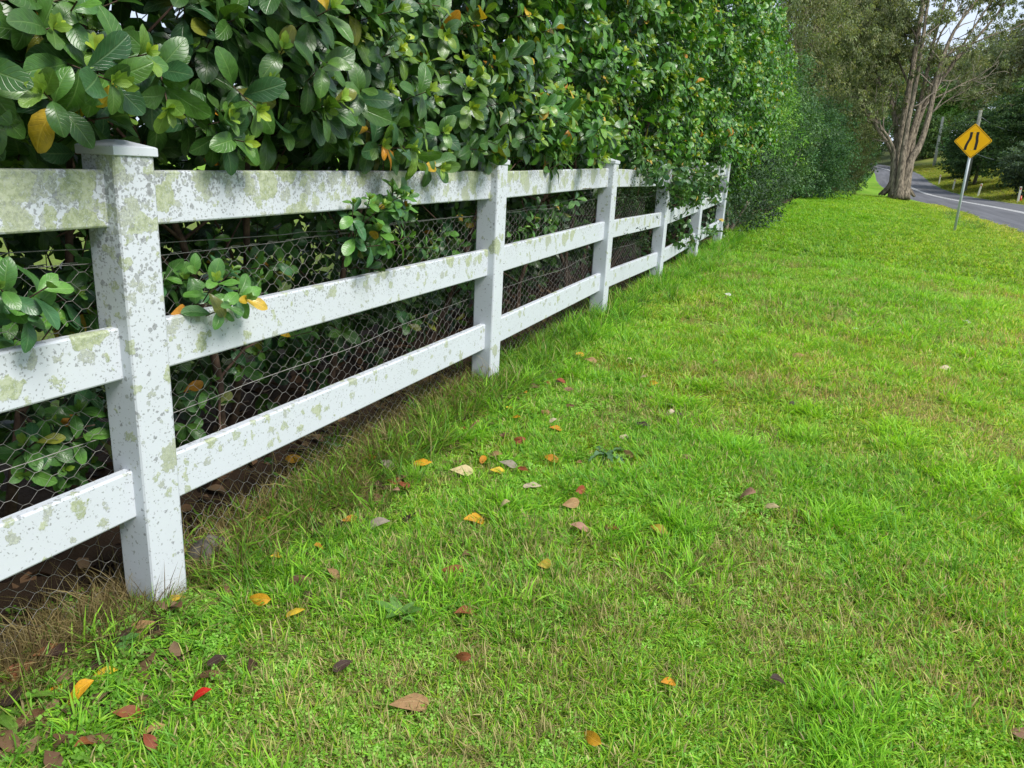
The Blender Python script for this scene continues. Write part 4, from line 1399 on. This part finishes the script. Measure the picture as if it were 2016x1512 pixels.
def in_view(x, y, marg=90):
    P = np.stack([x, y, ground(x, y)], -1)
    a, b_, d_ = proj(P)
    return (d_ > .3) & (a > -marg) & (a < 2016+marg) & (b_ > -marg) & (b_ < 1512+marg*2)
GP, GV, GR, GS, GT = [], [], [], [], []
def sow(x0, x1, y0, y1, dens, dmin, dmax, seed, size=1.0, far=False):
    r = np.random.default_rng(seed)
    n = int((x1-x0)*(y1-y0)*dens)
    x, y = r.uniform(x0, x1, n), r.uniform(y0, y1, n)
    dist = np.hypot(x-EYE[0], y-EYE[1])
    m = (dist >= dmin) & (dist < dmax) & in_view(x, y)
    u = (x-x_road(y))/road_w(y)
    m &= (u < -HALF+.03+.14*(fbm(y*2.3, x*2.3, 0, 6, 3)-.5)*2) | (u > HALF+.15)
    x, y, u = x[m], y[m], u[m]
    patch = fbm(x*1.3, y*1.3, 0, 61, 4)
    fine = fbm(x*4.2, y*4.2, 0, 67, 3)
    hedge_d = x
    edge = sstep(.55, .0, x)*sstep(14, 10, y)                  # strip along the fence
    # bare, dry and mossy places
    bare = np.clip((fbm(x*2.6, y*2.6, 0, 71, 3)-.60)*4, 0, .6)
    midl = np.exp(-((x-.85)**2+(y-1.7)**2*.6)/.22)+.8*np.exp(-((x-.95)**2/.05+(y-2.25)**2/.05))
    moss = np.clip((fbm(x*2.4, y*2.4, 0, 73, 3)-.55)*5, 0, 1)*np.exp(-((x-.75)/.9)**2)*sstep(7, 4.5, y)*sstep(1.6, 2.2, y)
    keep = r.uniform(0, 1, len(x)) > bare*(.75 if not far else .2)
    keep &= x > -.10+.10*(fbm(y*4, 0, 0, 79, 2)-.5)
    keep &= ~((x < .10) & (y < 5) & (r.uniform(0, 1, len(x)) < .6))
    keep &= ~((x < .42+.15*fbm(y*3, x*3, 0, 98, 2)) & (y < 1.55) & (r.uniform(0, 1, len(x)) < .62))
    x, y, u, patch, fine, edge, bare, moss, midl = (a[keep] for a in (x, y, u, patch, fine, edge, bare, moss, midl))
    n = len(x)
    q = r.uniform(0, 1, n)
    v = np.where(fine > .66, 2, np.where(patch > .47, 0, 1))
    v = np.where((q < .18), 3, v)
    v = np.where((q > .80) & (fine < .58), 3, v)
    v = np.where((q > .972) | ((bare > .12) & (q > .5)) | ((midl > .30) & (q > .60)), 4, v)
    v = np.where((q > .18) & (q < .18+.16*sstep(.5, .7, fbm(x*1.7, y*1.7, 0, 83, 2))+.03), 5, v)
    v = np.where((moss > .3) & (q > .25), 6, v)
    if far: v = np.full(n, 7)
    s = size*r.uniform(.7, 1.3, n)*(.75+.55*patch)
    if not far: s *= np.where(v == 2, 1.0, .92)
    dry = np.clip((fbm(x*.8, y*.35, 0, 91, 3)-.42)*2.4, 0, 1)
    right = sstep(1.6, 4.5, x)
    tint = np.ones((n, 3))
    yl = np.clip(dry*.45+right*.42+.20*sstep(3.5, 5.6, x), 0, 1)
    tint *= 1+yl[:, None]*np.array([.62, .22, .2])
    lush = sstep(8, 22, y)*sstep(4.5, 1.5, x)
    tint *= 1+lush[:, None]*np.array([-.08, .0, -.35])
    tint *= (1.25+.26*fbm(x*2.2, y*2.2, 0, 95, 3))[:, None]
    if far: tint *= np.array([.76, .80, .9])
    vr = u > HALF
    tint[vr] *= np.array([.88, .66, 1.1])
    e2 = sstep(-HALF-1.6, -HALF-.1, u)*(~vr)
    tint *= 1+e2[:, None]*np.array([.22, -.04, .5])
    GP.append(np.stack([x, y, ground(x, y)-.004], 1)); GV.append(v)
    GR.append(np.stack([r.normal(0, .12, n), r.normal(0, .12, n), r.uniform(0, 6.283, n)], 1))
    GS.append(np.stack([s, s, s*r.uniform(.8, 1.2, n)*(1.0 if not far else .8)], 1)); GT.append(tint)
sow(-.3, 3.6, .3, 5.2, 2700, 0, 3.6, 401)
sow(-.3, 5.0, 2.0, 8.5, 1000, 3.6, 6.2, 402, 1.12)
sow(-.3, 6.6, 4.5, 14, 380, 6.2, 11.5, 403, 1.45)
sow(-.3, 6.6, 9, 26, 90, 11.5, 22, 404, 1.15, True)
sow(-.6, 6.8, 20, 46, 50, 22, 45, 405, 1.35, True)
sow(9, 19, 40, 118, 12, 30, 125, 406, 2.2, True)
# taller uncut tufts and straw along the fence line and at the foot of each post
def tufts(n, fx, fy, v, smin, smax, tintc, seed):
    r = np.random.default_rng(seed)
    x, y = fx(r, n), fy(r, n)
    GP.append(np.stack([x, y, ground(x, y)-.004], 1)); GV.append(np.full(n, v))
    GR.append(np.stack([r.normal(0, .25, n), r.normal(0, .25, n), r.uniform(0, 6.283, n)], 1))
    s = r.uniform(smin, smax, n)
    GS.append(np.stack([s, s, s], 1)); GT.append(np.tile(np.array(tintc, float), (n, 1))*r.uniform(.7, 1.3, (n, 1)))
tufts(170, lambda r, n: r.normal(.08, .10, n), lambda r, n: r.uniform(2.6, 5.0, n), 8, .5, 1.0, (1, 1, 1), 411)
tufts(340, lambda r, n: r.normal(.10, .12, n), lambda r, n: r.uniform(5.0, 13.5, n), 8, .7, 1.3, (.9, 1.05, .8), 412)
tufts(70, lambda r, n: r.normal(.14, .10, n), lambda r, n: r.normal(1.85, .25, n), 8, .35, .7, (1, 1, 1), 413)
tufts(560, lambda r, n: r.normal(-.03, .09, n), lambda r, n: r.uniform(1.6, 3.9, n), 9, .55, 1.2, (.88, .82, .72), 414)
tufts(420, lambda r, n: r.normal(.0, .10, n), lambda r, n: r.uniform(1.6, 5.2, n), 2, .9, 1.8, (.8, .85, .9), 421)
tufts(110, lambda r, n: r.normal(.0, .08, n), lambda r, n: r.uniform(1.6, 3.4, n), 8, .35, .75, (.8, .85, .9), 422)
tufts(320, lambda r, n: r.normal(-.08, .08, n), lambda r, n: r.uniform(.8, 1.5, n), 9, .5, 1.1, (.74, .68, .62), 415)
tufts(26, lambda r, n: r.normal(.0, .08, n), lambda r, n: r.uniform(.85, 1.45, n), 8, .3, .6, (.8, .85, .9), 423)
tufts(90, lambda r, n: r.normal(-.18, .06, n), lambda r, n: r.uniform(2.5, 7.5, n), 9, .8, 1.7, (.8, .8, .8), 416)
tufts(150, lambda r, n: r.normal(.10, .16, n), lambda r, n: r.uniform(.75, 1.5, n), 5, .9, 1.7, (.9, 1, .8), 417)
tufts(60, lambda r, n: r.normal(.30, .2, n), lambda r, n: r.uniform(.8, 1.7, n), 4, .7, 1.2, (.8, .8, .8), 418)
tufts(40, lambda r, n: r.normal(5.2, .35, n), lambda r, n: r.uniform(24, 34, n), 8, 1.0, 1.8, (.8, .85, 1.4), 419)
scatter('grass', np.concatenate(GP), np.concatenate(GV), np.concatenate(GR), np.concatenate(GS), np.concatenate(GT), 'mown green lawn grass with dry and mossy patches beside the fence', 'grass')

# dead leaves under the hedge
n = 2600
x = rng.uniform(-1.25, -.03, n)
y = rng.uniform(-.6, 12, n)
P = np.stack([x, y, ground(x, y)+rng.uniform(.003, .03, n)], 1)
pal = np.array([(.055, .030, .018), (.10, .055, .03), (.15, .085, .045), (.035, .02, .016), (.20, .13, .075)])
xe, ye = rng.normal(.10, .13, 120), rng.uniform(.75, 1.45, 120)
x, y = np.concatenate([x, xe]), np.concatenate([y, ye])
xe, ye = rng.normal(.06, .12, 260), rng.uniform(1.6, 4.4, 260)
x, y = np.concatenate([x, xe]), np.concatenate([y, ye])
n = len(x)
P = np.stack([x, y, ground(x, y)+rng.uniform(.003, .03, n)+np.where(x > -.05, .014, 0)], 1)
tl = [leaf_template(3, 2, obovate, .5, 1.2), leaf_template(3, 2, obovate, -.4, .8)]
J = Join()
for k in range(2):
    s_ = np.arange(n) % 2 == k
    a = rng.uniform(0, 6.283, n)
    d = np.stack([np.cos(a), np.sin(a), rng.normal(0, .25, n)], 1)
    J.add(*place(tl[k], frame(d, rng.normal(0, .35, (n, 3))+np.array([0, 0, 1]))[s_], rng.uniform(.06, .11, n)[s_], P[s_], pal[rng.integers(0, 5, n)][s_]))
tag(link('leaf_litter', J.mesh('leaf_litter', M_LITTER)), 'brown dead leaf litter on the soil under the hedge', 'leaf litter', None, 'stuff')

# ------------------------------------------------------------------ fallen leaves on the lawn, one object each
CO = {'orange': (.52, .22, .012), 'amber': (.66, .33, .015), 'yellow': (.62, .42, .03), 'olive': (.30, .22, .02), 'tan': (.36, .21, .095), 'cream': (.58, .46, .25), 'pale': (.52, .42, .30),
      'rust': (.24, .075, .025), 'brown': (.13, .06, .03), 'dark': (.045, .022, .018), 'red': (.26, .06, .025), 'pink': (.40, .22, .15), 'grey': (.27, .23, .18), 'scarlet': (.55, .012, .008), 'white': (.62, .62, .56)}
FL = [l.split('|') for l in '''725,919,orange,.07|orange fallen leaf lying in dead straw below the bottom rail
787,920,yellow,.045|small yellow leaf half sunk in grass beside the straw bank
830,929,amber,.075|arched amber fallen leaf just left of the big cream leaf
908,940,cream,.085|big cream fallen leaf on the grass below the second post
762,932,grey,.07|grey-brown curled leaf on the straw bank
773,958,rust,.075|red-brown fallen leaf at the lower edge of the straw bank
794,967,red,.045|small brick red leaf touching the larger red-brown leaf
778,980,pink,.04|small pinkish tan leaf below the red-brown pair
952,917,orange,.05|narrow orange leaf pointing at a tan leaf beside it
972,910,tan,.065|tan leaf overlapping the narrow orange leaf
979,940,yellow,.055|bright yellow leaf right of the big cream leaf
1000,928,grey,.07|thin grey curled leaf like a twig above the red leaf
1028,936,red,.05|short red leaf at the end of the thin grey leaf
1015,835,amber,.05|amber leaf lying flat, middle of the lawn below the second post
1003,816,yellow,.045|yellow-orange leaf just above the flat amber leaf
1031,783,orange,.045|bright orange leaf by the brown heap at the second post foot
971,756,rust,.05|rust leaf touching the front of the second post foot
966,787,tan,.055|tan leaf in the brown heap at the second post foot
1021,767,dark,.06|almost black curled leaf in the heap by the second post
990,770,brown,.06|brown curled leaf in the heap by the second post
945,845,tan,.06|orange tan leaf standing on edge left of the amber leaf
935,856,brown,.06|brown leaf behind the leaf standing on edge
909,857,rust,.045|rust coloured leaf in the long grass below the rail
1070,825,tan,.045|narrow tan leaf standing in the grass right of the amber leaf
1087,841,pale,.04|pale tan leaf just above a bright orange leaf
1094,857,orange,.06|bright orange leaf with a pale leaf just above it
1018,885,red,.06|orange red upright leaf between two grass tufts
992,871,brown,.04|small brown leaf left of the orange red upright leaf
1083,915,orange,.065|plump bright orange leaf in the middle of the mossy patch
1137,920,tan,.04|small tan leaf right of the plump orange leaf
1152,979,red,.075|dark red folded leaf standing on the lawn
1233,906,tan,.06|tan leaf standing upright beside the grey-green thistle
1274,904,brown,.06|brown flat leaf to the right of the thistle
1204,929,olive,.055|olive yellow leaf just below the thistle
1356,912,pink,.065|pinkish brown rolled leaf alone right of the thistle
1230,870,pale,.045|pale tan leaf above the thistle
1104,762,red,.055|red leaf right of the second post on the upper lawn
1118,776,pink,.055|reddish tan leaf just below the upper red leaf
1077,762,rust,.035|tiny rust leaf between the second post and the upper red leaf
1122,810,brown,.045|small brown red leaf under the upper red leaf pair
1140,707,amber,.055|yellow-orange leaf highest up beside the fence grass
1162,719,tan,.07|crumpled tan leaf next to the highest yellow-orange leaf
1242,717,cream,.05|cream curled leaf on the upper lawn, in line with the third post foot
1262,754,cream,.05|cream tan leaf above the pale yellow lump of leaf
1280,770,yellow,.07|pale yellow crumpled leaf on the dry mossy patch
1401,727,tan,.06|tan and dark leaf alone on the upper lawn
1318,827,pale,.055|pale tan leaf lying by the small green weed
1340,832,dark,.06|blackish leaf beside the pale leaf at the small green weed
1265,847,dark,.06|dark brown leaf left of the small green weed
1459,993,pink,.085|cupped pinkish tan leaf on the open lawn, far from the fence
1515,1011,cream,.06|cream yellow leaf right of the cupped pinkish leaf
937,1039,amber,.085|large golden leaf with brown specks on the near middle lawn
983,1015,cream,.065|cream pointed leaf right of the large golden leaf
1048,968,pale,.065|grey white curled leaf above the golden and cream leaves
1126,1012,tan,.07|long tan brown leaf standing between the red and pink leaves
1140,1053,pink,.065|rounded pinkish brown leaf below the long tan leaf
1204,1052,rust,.06|red-brown pointed leaf right of the rounded pinkish leaf
1293,1059,olive,.06|olive orange leaf lying by the lush tuft
1075,1133,olive,.055|dull orange leaf upright in the dry grass, lower middle
890,1148,rust,.065|brown red leaf on edge, left of the dry grass
919,1225,rust,.07|long rusty leaf near the broad-leaved weed
923,1105,brown,.055|orange-brown leaf sunk in grass below the golden leaf
742,1048,grey,.085|grey brown curled leaf right of a bright orange leaf
1564,808,dark,.06|dark brown leaf alone on the right lawn
1571,709,tan,.08|tan orange leaf on the right lawn below the bare patch
583,922,amber,.075|orange-yellow leaf upright under the bottom rail
516,1046,amber,.06|orange leaf nearest the mossy rock
607,1028,rust,.06|orange-brown leaf in the grass under the bottom rail
690,1039,orange,.065|bright orange leaf left of the grey brown curled leaf
550,1112,yellow,.05|twisted yellow leaf right of the mossy rock
657,1146,tan,.055|narrow orange tan leaf lying on the near lawn
596,1165,brown,.055|brown leaf standing beside the lush grass right of the first post
504,1205,amber,.075|large yellow-orange leaf on edge right of the nearest post foot
581,1223,yellow,.05|pale yellow round leaf beside the large yellow-orange leaf
348,1195,yellow,.07|lemon yellow leaf leaning on the nearest post foot
636,1098,orange,.05|thin orange leaf like a sliver above the narrow tan leaf
171,1247,tan,.06|orange brown leaf in weeds under the bottom left rail
284,1259,tan,.06|orange tan leaf upright among clover left of the nearest post foot
340,1219,brown,.075|brown leaf lying right under the nearest post foot
432,1320,dark,.055|dark brown leaf on the near lawn above the brown one
416,1344,brown,.045|brown leaf just below the dark leaf on the near lawn
397,1391,scarlet,.045|bright scarlet leaf in the near grass
208,1344,yellow,.065|pale yellow leaf on clover, left foreground
150,1400,amber,.08|large golden spotted leaf in the left foreground clover
114,1374,orange,.05|orange half hidden leaf above the large golden spotted leaf
140,1310,dark,.10|largest dark curled leaf in the brown pile, left foreground
114,1310,rust,.09|rusty leaf under the largest dark curled leaf
204,1322,dark,.07|purple-black folded leaf above the pale yellow leaf
676,1330,dark,.05|dark brown leaf by the lush tuft at the bottom of the picture
805,1402,tan,.085|large tan orange leaf arched on the lawn, bottom middle
35,1350,rust,.08|rust leaf at the left picture edge beside the strap-leaved plant
258,1429,rust,.065|flat red-brown leaf below the clover, left foreground
58,1444,brown,.09|broad brown leaf at the bottom left corner
134,1475,brown,.06|brown leaf at the bottom edge near the corner
177,1484,rust,.055|narrow orange brown leaf at the bottom edge
298,1487,red,.045|small red-brown leaf at the bottom edge right of the narrow one
305,1450,tan,.045|small tan leaf right of the flat red-brown leaf
243,1278,dark,.065|dark leaf next to the orange tan leaf in the clover
906,1320,rust,.05|rusty upright leaf above the large arched tan leaf
1534,1363,dark,.05|dark curled leaf in the dry patch at lower right
1315,1359,orange,.045|orange-brown leaf in the dry patch, lower middle right
2010,1467,pink,.08|pinkish tan leaf cut by the right picture edge
1155,1476,amber,.06|orange leaf at the bottom edge, right of the middle
1861,735,pale,.09|pinkish white crumpled leaf on the right lawn
1683,655,white,.05|tiny white leaf on the upper right lawn
1903,640,white,.07|whitish leaf on the far right lawn
1572,606,tan,.075|tan leaf on the upper lawn in line with the last posts
1432,587,white,.06|white scrap of leaf on the lawn beside the fifth post
1390,545,rust,.06|rust leaf in the leaf scatter at the fourth post
1372,549,brown,.06|brown leaf in the leaf scatter at the fourth post
1360,536,orange,.06|orange leaf in the leaf scatter at the fourth post'''.split('\n')]
base = [(6, 4, obovate, .35, 1.0, .15), (6, 4, obovate, -.25, .7, .2), (6, 4, ovate, .5, 1.4, .1), (6, 4, obovate, .15, .4, .25)]
FT = [leaf_template(*a) for a in base]
rf = np.random.default_rng(5)
for k, (a, lab) in enumerate(FL):
    X, Y, cn, L = a.split(',')
    p = on_ground(float(X), float(Y))
    L = float(L)*1.22
    up = .022+.012*rf.uniform()
    ang = math.atan2(p[1]-EYE[1], p[0]-EYE[0])+math.pi/2*rf.choice([-1, 1])+rf.normal(0, .55)
    edge = 'upright' in lab or 'edge,' in lab or 'on edge' in lab or 'standing' in lab
    d = np.array([[math.cos(ang), math.sin(ang), rf.normal(.12, .12)]])
    nn = np.array([[EYE[0]-p[0], EYE[1]-p[1], .9]])*(1.0 if edge else .16)+np.array([[rf.normal(0, .15), rf.normal(0, .15), .2 if edge else 1.0]])
    col = np.array([CO[cn]])*rf.uniform(.85, 1.12)
    s = L*(1 if np.hypot(p[0]-EYE[0], p[1]) < 5 else .85)
    t_ = FT[rf.integers(4)]
    Rm = frame(d, nn)
    V, F, C, U = place(t_, Rm, np.array([s]), -Rm[:, :, 0]*s*.5, col)
    V = V.copy()
    C = C*(1+.3*(fbm(V[:, 0]*60, V[:, 1]*60, 0, k, 2)[:, None]-.5))
    lift = max(0, -(V[:, 2].min()))*.6
    o = link('fallen_leaf', make_mesh('fallen_leaf', V, F, C, U, M_FALLEN), None, Vector(p)+Vector((0, 0, up+lift)))
    tag(o, lab, 'leaf', 'fallen leaves on the grass')
# the orange leaf caught on the middle rail
p = on_plane_x(362, 614, -.07)
V, F, C, U = place(FT[0], frame(np.array([[.2, 1, .1]]), np.array([[1, 0, .7]])), np.array([.11]), np.array([[0, -.05, 0]]), np.array([[.45, .2, .02]]))
tag(link('fallen_leaf', make_mesh('fallen_leaf', V, F, C, U, M_FALLEN), None, p), 'orange leaf caught on the middle rail behind the nearest post', 'leaf', 'fallen leaves on the grass')

# ------------------------------------------------------------------ rocks
def rock(label, p, dims, seed):
    import bmesh
    bm = bmesh.new()
    bmesh.ops.create_icosphere(bm, subdivisions=4, radius=1.0)
    me = bpy.data.meshes.new('rock')
    bm.to_mesh(me)
    bm.free()
    V = np.array([v.co for v in me.vertices])
    n = fbm(V[:, 0]*1.3+seed, V[:, 1]*1.3, V[:, 2]*1.3, seed, 4)
    V = V*(.65+.7*n)[:, None]*np.array(dims)
    me.vertices.foreach_set('co', V.astype(np.float32).ravel())
    me.materials.append(M_ROCK)
    tag(link('rock', me, None, p), label, 'rock', 'rocks by the fence foot')
q = on_ground(398, 1118)
rock('mossy grey rock half buried right of the nearest post foot', Vector(q)+Vector((-.02, .05, .0)), (.06, .085, .075), 5)
q = on_ground(10, 1285)
rock('small pale stone in the weeds at the left picture edge', Vector(q)+Vector((0, 0, .015)), (.022, .026, .02), 8)

# ------------------------------------------------------------------ weeds
def weed(name, label, cat, p, n, L, tmpl, cols, rise, seed, wide=1.0, stem=0.0, jit=.2):
    r = np.random.default_rng(seed)
    t = thing(name, label, cat, p)
    for k in range(n):
        a = k*2.4+r.normal(0, jit)
        el = rise+r.normal(0, .15)
        d = np.array([[math.cos(a)*math.cos(el), math.sin(a)*math.cos(el), math.sin(el)]])
        R = frame(d, np.array([[-.2*d[0, 0], -.2*d[0, 1], 1.0]])+r.normal(0, .12, (1, 3)))
        R[:, :, 1] *= wide
        c = np.array([cols[k % len(cols)]])*r.uniform(.85, 1.15)
        V, F, C, U = place(tmpl, R, np.array([L*r.uniform(.65, 1.15)]), np.zeros((1, 3)), c)
        zz = stem*(.3+.7*k/max(1, n-1)) if stem else .012
        link('leaf', make_mesh('leaf', V, F, C, U, M_WEED), t, Vector(p)+Vector((0, 0, zz)))
    if stem:
        mb = MB()
        mb.tube([p, np.asarray(p)+np.array([.01, .0, stem*.5]), np.asarray(p)+np.array([0, .01, stem])], [.003, .0025, .0015], 5)
        link('stem', mb.mesh('stem', simple('weed_stem_'+str(seed), (.16, .15, .06), .7)), t)
    return t
LW = leaf_template(6, 4, ovate, .25, .7, .25)
LS = leaf_template(8, 2, narrow, .5, 1.1)
LT = leaf_template(10, 4, lambda u: .13*(math.sin(math.pi*min(1, u**.8))**.7)*(.75+.35*math.sin(u*38)), .3, .7, .5)
p = on_ground(787, 1222)
weed('broadleaf_weed', 'pale green broad-leaved weed standing in the lawn, right of the nearest post', 'weed', p, 6, .085, LW, [(.11, .25, .04), (.14, .29, .06)], .75, 1, .9)
p = on_ground(1192, 898)
weed('thistle', 'blue-green thistle rosette with ragged leaves flat on the lawn', 'thistle', p, 11, .15, LT, [(.10, .21, .09), (.13, .25, .12)], .25, 2, .9)
p = on_ground(1338, 812)
weed('rosette_weed', 'small grey-green weed by the blackish leaf on the upper lawn', 'weed', p, 7, .13, LT, [(.10, .20, .07)], .4, 3)
p = on_ground(-15, 1415)
weed('strap_leaved_plant', 'light green strap-leaved plant at the lower left picture edge', 'plant', p, 15, .16, LS, [(.15, .30, .035), (.20, .34, .05), (.11, .23, .025)], .65, 4, 1.3)
p = on_ground(535, 965)
weed('tall_weed', 'thin-stemmed weed with a leafy tip in front of the bottom rail', 'weed', p, 7, .05, LW, [(.10, .24, .04)], .35, 5, 1.0, .27)
p = on_ground(655, 905)
weed('tall_weed', 'leafy weed under the bottom rail in the straw, left of the second post', 'weed', p, 8, .06, LW, [(.10, .22, .05)], .4, 6, 1.0, .10)
p = on_ground(250, 1290)
weed('clover_plant', 'round-leaved green weed among dead leaves left of the nearest post foot', 'weed', p, 12, .035, LW, [(.09, .24, .045)], .4, 7, 1.6, .05)
